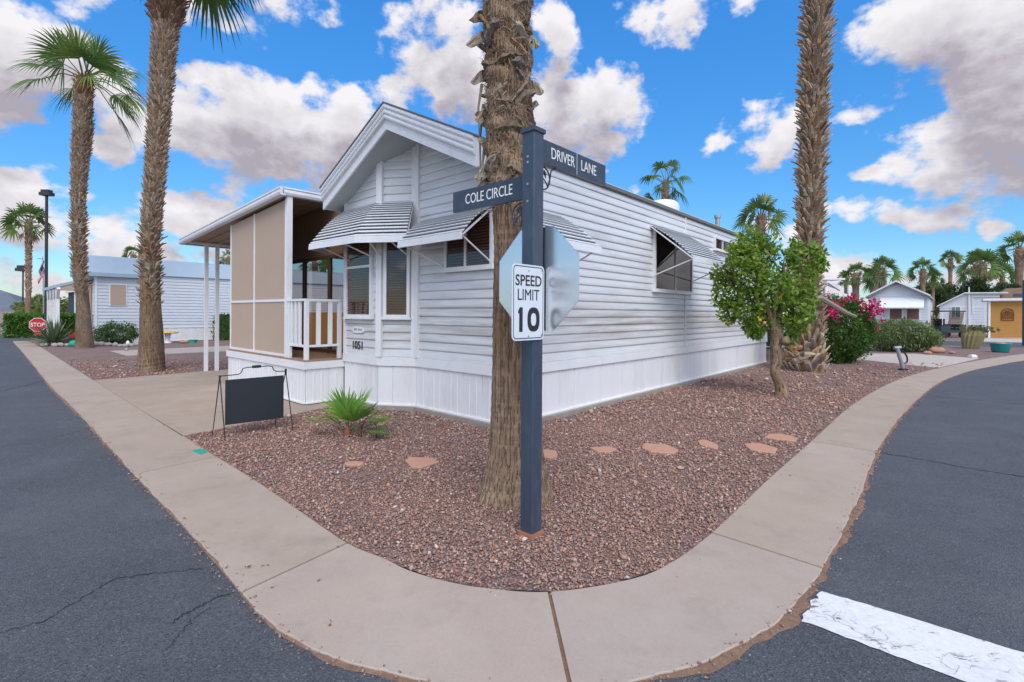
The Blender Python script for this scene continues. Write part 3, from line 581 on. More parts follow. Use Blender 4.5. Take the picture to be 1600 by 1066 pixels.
# loose stones of the gravel bed (nobody could count them): one mesh of small rocks
def gravel_stones():
    poly = [(p[0], p[1]) for p in gin]+[(40, 40), (-40, 40)]
    bands = [(2.4, 4.6, 5200, .0080), (4.6, 7.0, 2600, .0098), (7.0, 10.5, 800, .0145), (10.5, 16, 190, .020)]
    P = []; S = []
    for y0, y1, dn, sz in bands:
        xm = 1.06*y1; A = (2*xm)*(y1-y0); n = int(A*dn); q = np.c_[RNG.uniform(-xm, xm, n), RNG.uniform(y0, y1, n)]
        q = q[np.abs(q[:, 0]) < q[:, 1]*1.08]; q = q[inpoly(q, poly)]; P.append(q); S.append(RNG.gamma(4.5, sz/4.5, len(q)))
    P = np.vstack(P); S = np.concatenate(S)
    keep = ~inpoly(P, dpoly); keep &= RNG.random(len(P)) < np.clip((16.5-P[:, 1])/5.5, 0, 1)
    foot = [RW(-.1, -.1), RW(12.4, -.1), RW(12.4, 8), RW(-.4, 8), RW(-.5, 2.5), RW(-.1, 1.9)]; keep &= ~inpoly(P, foot)
    for f in FLAGS[:7]: keep &= ~inpoly(P, f)
    pat = np.sin(P[:, 0]*2.1+1.3*np.sin(P[:, 1]*1.7))*np.sin(P[:, 1]*2.6+P[:, 0]*.8); keep &= (RNG.random(len(P)) > np.clip((pat-.55)*1.6, 0, .75))
    gi_ = np.array(gin)[::2]; dedge = np.concatenate([np.min(np.linalg.norm(c_[:, None, :]-gi_[None], axis=2), axis=1) for c_ in np.array_split(P, 40)])
    pe_ = np.sin(P[:, 0]*3.7+1.1*np.sin(P[:, 1]*4.1))*np.sin(P[:, 1]*4.3-P[:, 0]*2.2)+.5*np.sin(P[:, 0]*11+P[:, 1]*9)
    keep &= RNG.random(len(P)) > np.clip(1-dedge/.38, 0, 1)*np.clip(.55+.6*pe_, 0, .92)
    P = P[keep]; S = S[keep]
    k = RNG.integers(0, len(OP)-1, 9000); side = RNG.normal(.012, .03, 9000); T = OP[np.minimum(k+1, len(OP)-1)]-OP[k]; T /= np.linalg.norm(T, axis=1)[:, None]+1e-9    # crumbs along the outer edge
    E = OP[k]+np.c_[T[:, 1], -T[:, 0]]*side[:, None]+RNG.normal(0, .01, (9000, 2)); E = E[(E[:, 1] > 1.5) & (E[:, 1] < 12)]; nE = len(E)
    GI = np.array(gin); k = RNG.integers(0, len(GI)-1, 900); E2 = GI[k]+RNG.normal(0, .05, (900, 2)); E2 = E2[(E2[:, 1] > 2) & (E2[:, 1] < 9)]
    P = np.vstack([P, E, E2]); S = np.concatenate([S, RNG.gamma(3, .0013, nE), RNG.gamma(3, .0022, len(E2))]); n = len(P)
    base = np.array([(1,0,0),(-1,0,0),(0,1,0),(0,-1,0),(0,0,1),(0,0,-1)], float)
    V = base[None]*np.ones((n, 1, 1)); V = V*RNG.uniform(.6, 1.25, (n, 6, 1))+RNG.normal(0, .2, (n, 6, 3))
    V[:, :, 2] *= .7; a = RNG.uniform(0, 6.28, n); c, s = np.cos(a)[:, None], np.sin(a)[:, None]
    tl = RNG.normal(0, .35, n)[:, None]
    x, y, z = V[:, :, 0]*1.2, V[:, :, 1]*.85, V[:, :, 2]; z2 = z*np.cos(tl)+x*np.sin(tl); x2 = x*np.cos(tl)-z*np.sin(tl)
    V = np.stack([x2*c-y*s, x2*s+y*c, z2], 2)*S[:, None, None]
    V[:, :, 0] += P[:, 0:1]; V[:, :, 1] += P[:, 1:2]; V[:, :, 2] += -.006+(S*.35)[:, None]+RNG.uniform(0, .008, n)[:, None]
    fb = np.array([(0,2,4),(2,1,4),(1,3,4),(3,0,4),(2,0,5),(1,2,5),(3,1,5),(0,3,5)])
    Fc = (fb[None]+(np.arange(n)*6)[:, None, None]).reshape(-1, 3)
    pal = np.array((1.2, 1.14, 1.06))*np.array([(.30,.18,.15),(.235,.135,.115),(.34,.215,.18),(.28,.195,.18),(.22,.155,.15),(.38,.275,.235),(.48,.41,.37),(.38,.21,.135),(.17,.115,.10),(.31,.225,.205)])
    w = np.array([.2,.16,.17,.13,.09,.10,.03,.04,.04,.04]); w = w/w.sum()
    C = pal[RNG.choice(len(pal), n, p=w)]*RNG.uniform(.8, 1.2, (n, 1)); C = np.repeat(C, 6, 0)
    o = mesh_obj('gravel_stones', V.reshape(-1, 3), Fc, C, MAT['stone'])
    o['kind'] = 'stuff'; setp(o, 'loose pinkish brown gravel covering the corner lot', 'gravel')
    print('stones', n)
MAT['stone'] = M_('gravel_stone', (.3, .2, .2), .85, vcol=True, var=.06, vscale=30)
gravel_stones()

# ================================================================== THE CORNER MOBILE HOME
home = thing('mobile_home', 'white lap sided mobile home with slatted awnings and tan screened porch', 'mobile home', (C0[0], C0[1], 0), HROT)
HL, HW, EZ = 12.23, 3.55, 3.79
PKE, PKZ, SL = 1.775, 4.66, .485
def zroof(e): return PKZ-SL*abs(e-PKE)
AR = -.35
def siding(mb, a, b, z0, z1, nrm, gable=False):
    a, b, nrm = np.array(a, float), np.array(b, float), np.array(nrm, float)
    zc = z0; prev = None
    while zc < z1-1e-4:
        zt = min(zc+.131, z1); p, q = a, b
        if gable:
            hw = (PKZ-.16-zt)/SL; lo, hi = PKE-hw, PKE+hw
            e0, e1 = a[1], b[1]; t0 = min(max((lo-e0)/(e1-e0), 0), 1); t1 = min(max((hi-e0)/(e1-e0), 0), 1)
            if t1-t0 < .02 or hw <= 0: break
            p, q = a+(b-a)*t0, a+(b-a)*t1
        prof = [(.016, zc), (.024, zc+.005), (.0275, zc+.018), (.026, zc+.05), (.020, zc+.085), (.014, zt-.013), (.013, zt-.007), (.002, zt-.0065), (.002, zt), (.016, zt)]
        st = [[(*(s+nrm*o_), z) for o_, z in prof] for s in (p, q)]
        mb.sweep(None, st, 0, False); zc = zt
nB = unit((-(2.46-1.91), AR)); nB = np.array((-.844, -.537))
dB = unit(np.array((AR, 2.46-1.91))); nB = np.array((-dB[1], dB[0])); nB = nB if nB[0] < 0 else -nB
mb = MB()
siding(mb, (0, 0), (HL, 0), .84, EZ-.01, (0, -1))
siding(mb, (0, 0), (0, 1.91), .84, 4.6, (-1, 0), True)
siding(mb, (0, 1.91), (AR, 2.46), .84, 4.6, nB, True)
siding(mb, (AR, 2.46), (AR, 3.50), .84, 4.6, (-1, 0), True)
siding(mb, (HL, HW), (HL, 0), .84, EZ, (1, 0))
mb.box(AR, 0, 3.49, 3.50, .84, 3.6); mb.box(0, HL, HW-.02, HW, .06, EZ)
mb.box(-.02, 0, 3.4, HW, 0.84, 3.5)
mb.build('wall', MAT['siding'], home)
mb = MB(); mb.box(.05, HL-.05, .05, HW-.05, .78, .83); mb.build('floor', MAT['dark'], home)
# corner boards
def vboard(name, r, e, z0, z1, nrm, w=.10, t=.05, mat='white'):
    mb = MB(); mb.bar((r+nrm[0]*t/2, e+nrm[1]*t/2, z0), (r+nrm[0]*t/2, e+nrm[1]*t/2, z1), w, t, (nrm[0], nrm[1], 0)); mb.build(name, MAT[mat], home)
def zsof(e): return zroof(e)-.39
vboard('corner_board', 0, .05, .84, zsof(.05)+.2, (-1, 0)); vboard('corner_board', .05, 0, .84, EZ-.02, (0, -1)); vboard('corner_board', HL-.05, 0, .84, EZ-.02, (0, -1))
vboard('corner_board', -.015, 1.87, .84, zsof(1.91)+.1, (-1, 0), .09); vboard('corner_board', -.03, 1.955, .84, zsof(1.95)+.1, nB, .07)
vboard('corner_board', AR+.01, 2.43, .84, zsof(2.43)+.1, (nB+np.array((-1, 0)))/1.87, .11, .058); vboard('corner_board', AR, 3.47, .84, zsof(3.47)+.1, (-1, 0), .06)
# base band
mb = MB()
def band(pts, z0, z1, t, nlist):
    for (a, b), n in zip(zip(pts[:-1], pts[1:]), nlist):
        a, b = np.array(a, float), np.array(b, float); n = np.array(n, float); d = unit(b-a); a = a-d*t*.4; b = b+d*t*.4
        mb.bar((*(a+n*t/2), (z0+z1)/2), (*(b+n*t/2), (z0+z1)/2), t, z1-z0, (0, 0, 1))
band([(0, 1.91), (0, 0)], .70, .84, .05, [(-1, 0)]); band([(0, 0), (HL, 0)], .701, .839, .052, [(0, -1)])
band([(0, 1.91), (AR, 2.46)], .699, .838, .047, [nB]); band([(AR, 2.46), (AR, 3.5)], .701, .841, .049, [(-1, 0)])
mb.build('base_band', MAT['white'], home)
# skirting
RIBS = ((0, .004), (.005, .004), (.010, .019), (.115, .019), (.121, .024), (.148, .024), (.154, .019), (.255, .019), (.261, .024), (.288, .024), (.294, .019), (.392, .019))
FLAT = ((0, .006), (.004, .006), (.008, .019), (.20, .0205), (.392, .019))
def skirting(mb, a, b, z0, z1, nrm, seed=0, wide=.40, ribs=RIBS):
    a, b, n = np.array(a, float), np.array(b, float), np.array(nrm, float); Lw = np.linalg.norm(b-a); d = (b-a)/Lw
    xs = []; x = 0
    while x < Lw:
        for dx, o in ribs:
            if x+dx < Lw: xs.append((x+dx, o))
        x += wide
    xs.append((Lw, .019))
    st = [[(*(a+d*x+n*o), z0), (*(a+d*x+n*o), z1)] for x, o in xs]
    mb.sweep(None, st, 0, False)
    mb.bar((*(a+n*.02), z0+.012), (*(b+n*.02), z0+.012), .04, .024, (0, 0, 1))
mb = MB()
skirting(mb, (0, 0), (HL, 0), .06, .70, (0, -1), ribs=FLAT); skirting(mb, (0, 0), (0, 1.91), .06, .70, (-1, 0))
skirting(mb, (0, 1.91), (AR, 2.46), .06, .70, nB, ribs=FLAT); skirting(mb, (AR, 2.46), (AR, 3.5), .06, .70, (-1, 0)); mb.box(AR, 0, 3.48, 3.5, .06, .7); mb.box(HL-.02, HL, 0, HW, .06, .7)
mb.build('skirting', MAT['skirt'], home)
mb = MB(); mb.prism([(-.10, -.12), (HL+.05, -.10), (HL+.05, .3), (.3, .3), (.3, 3.3), (AR-.10, 3.3), (AR-.10, 2.42), (-.10, 1.88)], -.05, .062); mb.build('footing', MAT['concrete_foot'], home)
# roof
mb = MB()
def roofslab(r0, r1, e0, e1, th):
    st = []
    for e in (e0, PKE, e1): st.append([(r0, e, zroof(e)-.005), (r1, e, zroof(e)-.005), (r1, e, zroof(e)-.005-th), (r0, e, zroof(e)-.005-th)])
    mb.sweep(None, st, 0, True)
roofslab(-.02, HL+.05, -.05, HW+.05, .07)
roofslab(-.75, .05, -.16, 3.71, .022)
for dz in (0,):
    mb.box(-.02, HL+.05, -.062, -.052, EZ-.075, EZ-.012)
roof = mb.build('roof', MAT['roofdark'], home)
mb = MB()
prof = [(.06, -.03), (-.735, -.03), (-.745, -.05), (-.75, -.075), (-.742, -.095), (-.722, -.105), (-.735, -.125), (-.742, -.15), (-.735, -.172), (-.715, -.182), (-.73, -.2), (-.738, -.222), (-.73, -.245), (-.70, -.255), (-.69, -.262), (-.69, -.40), (-.66, -.40), (-.66, -.385), (.04, -.385), (.04, -.2)]
st = [[(r, e, zroof(e)+dz) for r, dz in prof] for e in (-.14, PKE, 3.69)]
mb.sweep(None, st, 0, True)
mb.build('fascia', MAT['whitemetal'], home)
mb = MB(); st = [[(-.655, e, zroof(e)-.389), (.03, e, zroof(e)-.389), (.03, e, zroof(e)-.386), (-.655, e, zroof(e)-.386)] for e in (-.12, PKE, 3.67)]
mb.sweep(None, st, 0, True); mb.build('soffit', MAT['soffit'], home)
mb = MB(); mb.lathe([(0, .14), (.18, .13), (.32, .09), (.38, .03), (.40, -.03), (.4, -.2)], 6.9, 1.0, 20); v = np.array(mb.v); v[:, 2] += zroof(1.0); mb.v = v.tolist(); mb.build('roof_dome', MAT['white'], home, smooth=True)
mb = MB(); mb.tube([(8.9, .35, zroof(.35)-.1), (8.9, .35, zroof(.35)+.22)], .06, 12); mb.tube([(8.9, .35, zroof(.35)+.22), (8.9, .35, zroof(.35)+.30)], .085, 12); mb.build('vent_pipe', MAT['chrome'], home)
# windows
def window(a, b, z0, z1, nrm, mull=(), blind=True, frame=.05, fm='white', split=None, glass='glass'):
    a, b, n = np.array(a, float), np.array(b, float), np.array(nrm, float); d = unit(b-a); Lw = np.linalg.norm(b-a)
    P = lambda x, o, z: (*(a+d*x+n*o), z)
    f = MB(); w = frame
    for z in (z0+w/2, z1-w/2): f.bar(P(0, .045, z), P(Lw, .045, z), .07, w, (0, 0, 1))
    for x in (w/2, Lw-w/2): f.bar(P(x, .0455, z0+w), P(x, .0455, z1-w), w, .071, (*n, 0))
    for t in mull: f.bar(P(Lw*t, .044, z0+w), P(Lw*t, .044, z1-w), w*.8, .062, (*n, 0))
    if split: zz = z0+(z1-z0)*split; f.bar(P(w, .0445, zz), P(Lw-w, .0445, zz), .06, w*.8, (0, 0, 1))
    f.bar(P(-.03, .05, z0-.015), P(Lw+.03, .05, z0-.015), .10, .028, (0, 0, 1))
    fo = f.build('window', MAT[fm], home)
    g = MB(); g.add([P(w*.8, .06, z0+w*.8), P(Lw-w*.8, .06, z0+w*.8), P(Lw-w*.8, .06, z1-w*.8), P(w*.8, .06, z1-w*.8)], [(0, 1, 2, 3)]); g.build('pane', MAT[glass], fo)
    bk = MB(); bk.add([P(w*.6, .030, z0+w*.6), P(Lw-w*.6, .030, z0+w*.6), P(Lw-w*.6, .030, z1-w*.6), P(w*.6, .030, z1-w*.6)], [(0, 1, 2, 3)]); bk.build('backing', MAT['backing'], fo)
    if blind:
        s = MB(); z = z0+w+.02
        while z < z1-w:
            s.bar(P(w, .042, z), P(Lw-w, .042, z), .020, .026, (*(n*.5), 1)); z += .042
        s.build('blind', MAT['blind'], fo)
    return fo
window((AR, 2.58), (AR, 3.40), 1.47, 3.1, (-1, 0), split=.52)
B0, B1 = np.array((0, 1.91)), np.array((AR, 2.46))
window(B0+(B1-B0)*.16, B0+(B1-B0)*.84, 1.47, 3.1, nB)
window((0, .18), (0, 1.17), 2.18, 2.98, (-1, 0), mull=(.55,), frame=.04)
window((.2, 0), (1.0, 0), 2.18, 2.98, (0, -1), mull=(.5,), frame=.04)
window((4.27, 0), (6.15, 0), 2.02, 3.24, (0, -1), mull=(.52,), blind=False, frame=.045, fm='tanframe' if 'tanframe' in MAT else 'whitemetal', glass='glassdark')
window((7.55, 0), (8.65, 0), 3.17, 3.48, (0, -1), mull=(.5,), blind=False, frame=.035)
# vertical seam covers on the long wall
for r0, z0, z1 in ((5.84, .86, 1.98), (5.84, 3.34, 3.74)): vboard('seam_cover', r0, -.02, z0, z1, (0, -1), .03, .025, 'whitemetal')
# awnings
def awning(top, bot, n, valance=.09, arms=(), name='awning'):
    """stepped aluminium awning: an under sheet coloured dark for gap shade, white slats standing on it, front valance, side bars, arms"""
    top, bot = [np.array(p, float) for p in top], [np.array(p, float) for p in bot]
    m = len(top); L = lambda j, t: top[j]*(1-t)+bot[j]*t-np.array((0, 0, -.05*math.sin(math.pi*t)))
    out = [unit(np.r_[(bot[j]-top[j])[:2], 0]) for j in range(m)]
    up = [unit(np.cross(unit(np.cross(out[j], (0, 0, 1))), unit(bot[j]-top[j]))) for j in range(m)]; up = [u if u[2] > 0 else -u for u in up]
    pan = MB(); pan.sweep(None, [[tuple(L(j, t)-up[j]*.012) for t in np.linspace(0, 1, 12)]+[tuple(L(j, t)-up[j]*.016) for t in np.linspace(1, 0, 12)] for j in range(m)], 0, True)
    o = pan.build(name, MAT['awnshade'], home)
    mb = MB()
    for i in range(n):
        t0, t1 = (i+.24)/n, (i+.82)/n; st = []
        for j in range(m):
            p, q = L(j, t0), L(j, t1); st.append([tuple(p-up[j]*.004), tuple(p+up[j]*.004), tuple(q+up[j]*.013), tuple(q-up[j]*.004)])
        mb.sweep(None, st, 0, True)
    mb.build('slat', MAT['whitemetal'], o)
    mb = MB(); st = [[tuple(bot[j]+(0, 0, .012)), tuple(bot[j]+out[j]*.014), tuple(bot[j]+out[j]*.022-(0, 0, valance)), tuple(bot[j]-out[j]*.003-(0, 0, valance))] for j in range(m)]
    mb.sweep(None, st, 0, True); mb.build('valance', MAT['whitemetal'], o)
    for j in (0, m-1):
        fr = MB(); fr.bar(top[j]-(0, 0, .03), bot[j]-(0, 0, .03), .025, .02); fr.build('side_bar', MAT['white'], o)
    for a, b in arms:
        fr = MB(); fr.tube([a, b], .012, 8); fr.build('support_arm', MAT['white'], o)
    return o
off = .52
mA = (np.array((-1, 0))+nB)/(1+np.dot((-1, 0), nB))
nBl = np.array((nB[0], -nB[1])); mL = (np.array((-1, 0))+nBl)/(1+np.dot((-1, 0), nBl))
q = lambda p, m_, o, z: (p[0]+m_[0]*o, p[1]+m_[1]*o, z)
pB = B0+(B1-B0)*.10; pA = (AR, 2.46); pL = (AR, 3.50); pLL = np.array((AR+.30, 3.62))
zt, zb = 3.33, 2.70
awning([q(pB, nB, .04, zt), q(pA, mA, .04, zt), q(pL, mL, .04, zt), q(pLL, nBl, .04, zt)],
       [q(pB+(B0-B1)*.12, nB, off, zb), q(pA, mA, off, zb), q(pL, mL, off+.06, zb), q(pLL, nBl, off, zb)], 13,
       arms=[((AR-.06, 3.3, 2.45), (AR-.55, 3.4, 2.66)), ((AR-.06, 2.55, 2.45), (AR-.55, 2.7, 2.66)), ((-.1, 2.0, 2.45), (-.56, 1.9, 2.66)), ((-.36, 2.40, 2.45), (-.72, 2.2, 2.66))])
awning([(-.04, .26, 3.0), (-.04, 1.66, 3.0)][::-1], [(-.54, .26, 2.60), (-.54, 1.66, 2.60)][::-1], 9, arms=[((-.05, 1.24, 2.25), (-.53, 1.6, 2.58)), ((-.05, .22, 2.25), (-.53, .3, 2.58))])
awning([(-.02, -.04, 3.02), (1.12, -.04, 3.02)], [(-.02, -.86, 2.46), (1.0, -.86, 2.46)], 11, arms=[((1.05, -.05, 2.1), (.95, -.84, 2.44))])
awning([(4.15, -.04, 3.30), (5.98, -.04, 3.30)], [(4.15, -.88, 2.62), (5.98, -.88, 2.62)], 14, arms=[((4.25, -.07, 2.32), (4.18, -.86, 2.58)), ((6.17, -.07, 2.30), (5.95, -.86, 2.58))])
# number, plaque
text_obj('house_number', '1051', .135, MAT['blackpaint'], home, (AR-.036, 3.05, 1.0), (0, -1, 0), (-1, 0, 0), width=.30, depth=.004)
mb = MB(); mb.box(AR-.045, AR-.028, 2.85, 3.2, 1.22, 1.30); mb.box(AR-.044, AR-.029, 2.9, 3.15, 1.205, 1.315)
pl = mb.build('wall_plaque', MAT['white'], home)
MAT['greyink'] = M_('grey_ink', (.35, .37, .38), .6)
mb = MB(); rr = random.Random(8)
for e0, w_ in ((3.11, .1), (3.0, .06), (2.93, .07)):
    mb.box(AR-.047, AR-.0455, e0-w_/2, e0+w_/2, 1.245+rr.uniform(0, .01), 1.275+rr.uniform(0, .01))
mb.build('plaque_mark', MAT['greyink'], pl)
# ---- porch: deck, screens, rail, roof
DR, DE0, DE1 = -1.04, 3.56, 7.14
mb = MB(); skirting(mb, (DR, DE0), (DR, DE1), .02, .60, (-1, 0)); skirting(mb, (DR, DE0), (-.36, DE0), .02, .60, (0, -1)); mb.box(-.2, .2, DE1-.03, DE1, .02, .6)
mb.build('deck_skirting', MAT['skirt'], home)
mb = MB(); mb.box(DR-.05, DR, DE0-.05, DE1+.03, .60, .72); mb.box(DR, -.36, DE0-.049, DE0, .601, .719); mb.build('deck_band', MAT['white'], home)
mb = MB(); mb.box(DR-.02, .3, DE0-.02, DE1, .722, .75); mb.build('deck_floor', MAT['deckfloor'], home)
mb = MB(); mb.box(DR, DR+.09, 4.29, 4.38, .75, 3.62); mb.build('porch_post', MAT['white'], home)
mb = MB(); zf = lambda e: 3.60-(e-4.25)*.0555
for e0 in (4.40, 5.83, 7.12): mb.box(DR+.01, DR+.04, e0-.022, e0+.022, .80, zf(e0)-.02)
mb.box(DR+.005, DR+.045, 4.38, 7.14, .755, .80); mb.box(DR+.008, DR+.042, 4.42, 5.81, 1.74, 1.785); mb.box(DR+.008, DR+.042, 5.85, 7.10, 1.74, 1.785)
sf = mb.build('screen_frame', MAT['white'], home)
for e0, e1 in ((4.42, 5.81), (5.85, 7.10)):
    for z0, hi in ((.80, False), (1.785, True)):
        z1a, z1b = (1.74, 1.74) if not hi else (zf(e0)-.03, zf(e1)-.03)
        mb = MB(); mb.add([(DR+.022, e0, z0), (DR+.022, e1, z0), (DR+.022, e1, z1b), (DR+.022, e0, z1a), (DR+.028, e0, z0), (DR+.028, e1, z0), (DR+.028, e1, z1b), (DR+.028, e0, z1a)], [(0, 1, 2, 3), (4, 7, 6, 5), (0, 4, 5, 1), (2, 6, 7, 3), (1, 5, 6, 2), (0, 3, 7, 4)])
        mb.build('shade_screen', MAT['screen'], sf)
mb = MB(); mb.box(-.9, -.13, DE1-.03, DE1, .75, 3.4); mb.build('shading_panel', MAT['screen'], home)  # unseen side panel added to shade the porch
# railing
mb = MB(); mb.box(DR-.005, DR+.06, 3.575, 4.29, 1.74, 1.78); mb.box(DR+.05, -.40, 3.575, 3.635, 1.741, 1.779)
rl = mb.build('railing', MAT['white'], home)
mb = MB(); mb.box(DR+.01, DR+.045, 3.64, 4.29, .96, 1.0); mb.build('bottom_rail', MAT['white'], rl)
mb = MB(); mb.box(DR+.06, -.40, 3.585, 3.62, .961, .999); mb.build('bottom_rail', MAT['white'], rl)
def bal(r0, r1, e0, e1, z0=1.0, z1=1.74, nm='baluster'):
    b_ = MB(); b_.box(r0, r1, e0, e1, z0, z1); b_.build(nm, MAT['white'], rl)
for e0 in (3.80, 3.95, 4.10): bal(DR+.012, DR+.04, e0, e0+.075)
for r0 in (-.84, -.63): bal(r0, r0+.075, 3.59, 3.615)
bal(DR, DR+.06, 3.57, 3.64, .75, 1.739, 'rail_post'); bal(-.45, -.385, 3.58, 3.63, .75, 1.739, 'rail_post'); bal(DR+.005, DR+.055, 4.20, 4.28, .75, 1.739, 'rail_post')
# tinted glass wind screen across the back of the porch, behind the rail
mb = MB(); RR = -.12
mb.box(RR, RR+.08, 3.52, 7.1, 2.66, 3.62); mb.box(RR, RR+.08, 3.52, 3.62, .75, 2.66); mb.box(RR, RR+.08, 6.5, 7.1, .75, 2.66); mb.box(RR, RR+.08, 3.62, 6.5, .75, .80)
mb.build('porch_wall', MAT['brown'], home)
mb = MB()
for e0 in (3.64, 4.55, 5.62, 6.44): mb.box(RR-.02, RR+.05, e0-.03, e0+.03, .77, 2.66)
mb.box(RR-.018, RR+.048, 3.67, 6.41, 2.6, 2.659); mb.box(RR-.018, RR+.048, 3.67, 6.41, .802, .84)
sd_ = mb.build('sliding_door', MAT['dkbrown'], home)
mb = MB(); mb.add([(RR+.01, 3.66, .8), (RR+.01, 6.42, .8), (RR+.01, 6.42, 2.62), (RR+.01, 3.66, 2.62)], [(0, 1, 2, 3)]); mb.build('pane', MAT['glassdoor'], sd_)
# porch / carport roof
PR0, PE0, PE1 = -1.19, 4.25, 10.38
zc = lambda e: 3.75-(e-PE0)*.0525
mb = MB()
st = [[(PR0+.08, e, zc(e)-.02), (5.5, e, zc(e)-.02), (5.5, e, zc(e)-.075), (PR0+.08, e, zc(e)-.075)] for e in (PE0+.06, PE1-.06)]; mb.sweep(None, st, 0, True)
r0 = PR0+.2
while r0 < 5.4:
    st = [[(r0-.03, e, zc(e)-.07), (r0+.03, e, zc(e)-.07), (r0+.02, e, zc(e)-.115), (r0-.02, e, zc(e)-.115)] for e in (PE0+.07, PE1-.08)]; mb.sweep(None, st, 0, True); r0 += .30
pr = mb.build('porch_roof', MAT['ceiling'], home)
mb = MB(); gp = [(0, 0), (-.03, -.005), (-.035, -.03), (-.015, -.045), (-.03, -.065), (-.035, -.10), (-.02, -.14), (0, -.15), (.07, -.15), (.07, -.13), (.02, -.12), (.02, 0)]
st = [[(PR0+.03+x, e, zc(e)+z) for x, z in gp] for e in (PE0, PE1)]; mb.sweep(None, st, 0, True)
st = [[(r, PE0+.03+x, zc(PE0)+z+.003) for x, z in gp] for r in (PR0+.08, 5.5)]; mb.sweep(None, st, 0, True)
st = [[(r, PE1-.03-x, zc(PE1)+z-.002) for x, z in gp] for r in (PR0+.08, 5.5)]; mb.sweep(None, st, 0, True)
mb.bar((PR0+.01, PE0-.003, zc(PE0)-.075), (PR0+.01, PE0-.004, zc(PE0)-.076+.0001), .01, .01)
mb.build('gutter', MAT['whitemetal'], pr)
for (r_, e_) in ((-.66, 10.02), (-.42, 9.98)):
    mb = MB(); mb.box(r_-.04, r_+.04, e_-.04, e_+.04, 0, zc(e_)-.11); mb.build('carport_post', MAT['white'], home)
mb = MB(); mb.box(PR0+.12, 5.4, 9.95, 10.05, zc(10)-.16, zc(10)-.116); mb.build('carport_beam', MAT['white'], home)
# ================================================================== STREET SIGN POST
pe = G(831, 843)
pc = (pe[0]+(RV[0]+LV[0])*.055, pe[1]+(RV[1]+LV[1])*.055)
sp = thing('street_sign_post', 'slate blue square post carrying two street name blades and a white speed limit sign', 'sign post', (pc[0], pc[1], 0), HROT)
ph = .055
mb = MB(); bev = .006
mb.prism([(-ph+bev, -ph), (ph-bev, -ph), (ph, -ph+bev), (ph, ph-bev), (ph-bev, ph), (-ph+bev, ph), (-ph, ph-bev), (-ph, -ph+bev)], .0, 2.83); mb.build('post', MAT['slate'], sp)
mb = MB(); mb.prism([(-.064, -.064), (.064, -.064), (.064, .064), (-.064, .064)], 2.812, 2.842)
mb.add([(-.064, -.064, 2.842), (.064, -.064, 2.842), (.064, .064, 2.842), (-.064, .064, 2.842), (0, 0, 2.872)], [(0, 1, 4), (1, 2, 4), (2, 3, 4), (3, 0, 4)]); mb.build('cap', MAT['slate'], sp)
mb = MB(); mb.prism([(-.062, -.062), (.062, -.062), (.062, .062), (-.062, .062)], -.03, .03); mb.build('collar', MAT['terracotta'], sp)
for z in (2.33, 2.45, 2.60, 2.64): mb = MB(); mb.box(-ph-.004, -ph+.002, -.008, .008, z-.008, z+.008); mb.build('bolt', MAT['chrome'], sp)
mb = MB(); mb.box(-.014, .014, ph, ph+.775, 2.365, 2.53); b1 = mb.build('name_blade', MAT['signslate'], sp)
text_obj('lettering', 'COLE CIRCLE', .078, MAT['letter'], b1, (-.0155, ph+.375, 2.452), (0, -1, 0), (-1, 0, 0), width=.50, depth=.001)
mb = MB(); mb.box(ph, ph+.885, -.014, .014, 2.632, 2.80); b2 = mb.build('name_blade', MAT['signslate'], sp)
text_obj('lettering', 'DRIVER', .08, MAT['letter'], b2, (ph+.285, -.0155, 2.722), (1, 0, 0), (0, -1, 0), width=.295, depth=.001)
text_obj('lettering', 'LANE', .08, MAT['letter'], b2, (ph+.63, -.0155, 2.722), (1, 0, 0), (0, -1, 0), width=.215, depth=.001)
mb = MB(); mb.box(ph+.462, ph+.467, -.0148, -.014, 2.632, 2.80); mb.build('blade_seam', MAT['signwhite'], b2)
def bracket(ax, zt):
    """wrought ring with a little palm under a blade; ax='r' or 'e'"""
    P = (lambda x, z: (x, 0, z)) if ax == 'r' else (lambda x, z: (0, x, z))
    mb = MB(); c = (ph+.055, zt-.105); R0 = .082
    mb.tube([P(c[0]+R0*math.cos(a), c[1]+R0*math.sin(a)) for a in np.linspace(-2.2, 3.9, 30)], .0055, 6)
    mb.tube([P(*p) for p in spline([(c[0]+.055, c[1]-.06), (c[0]+.085, c[1]+.01), (c[0]+.10, c[1]+.07), (c[0]+.15, zt-.005)], 6)], .0055, 6)
    mb.tube([P(*p) for p in spline([(c[0]-.005, c[1]-.08), (c[0]-.012, c[1]-.02), (c[0], c[1]+.03)], 5)], .007, 6)
    for a in (-.5, .25, .9, 1.6, 2.3, 2.95, 3.7):
        e_ = (c[0]+.045*math.cos(a), c[1]+.03+.035*math.sin(a)-.01)
        mb.tube([P(*p) for p in spline([(c[0], c[1]+.03), ((c[0]+e_[0])/2, (c[1]+.03+e_[1])/2+.014), e_], 4)], [.004]*4+[.006]*3+[.003]*2, 5)
    mb.tube([P(*p) for p in spline([(c[0], c[1]+.0), (c[0]+.03, c[1]-.02), (c[0]+.06, c[1]-.055)], 5)], .0045, 5)
    mb.build('scroll_bracket', MAT['black'] if ax == 'r' else MAT['signslate'], sp)
bracket('r', 2.632); bracket('e', 2.365)
def rrect(w, h, r, n=6):
    out = []
    for cx, cy, a0 in ((w/2-r, h/2-r, 0), (-w/2+r, h/2-r, 90), (-w/2+r, -h/2+r, 180), (w/2-r, -h/2+r, 270)):
        for k in range(n+1): a = rad(a0+90*k/n); out.append((cx+r*math.cos(a), cy+r*math.sin(a)))
    return out
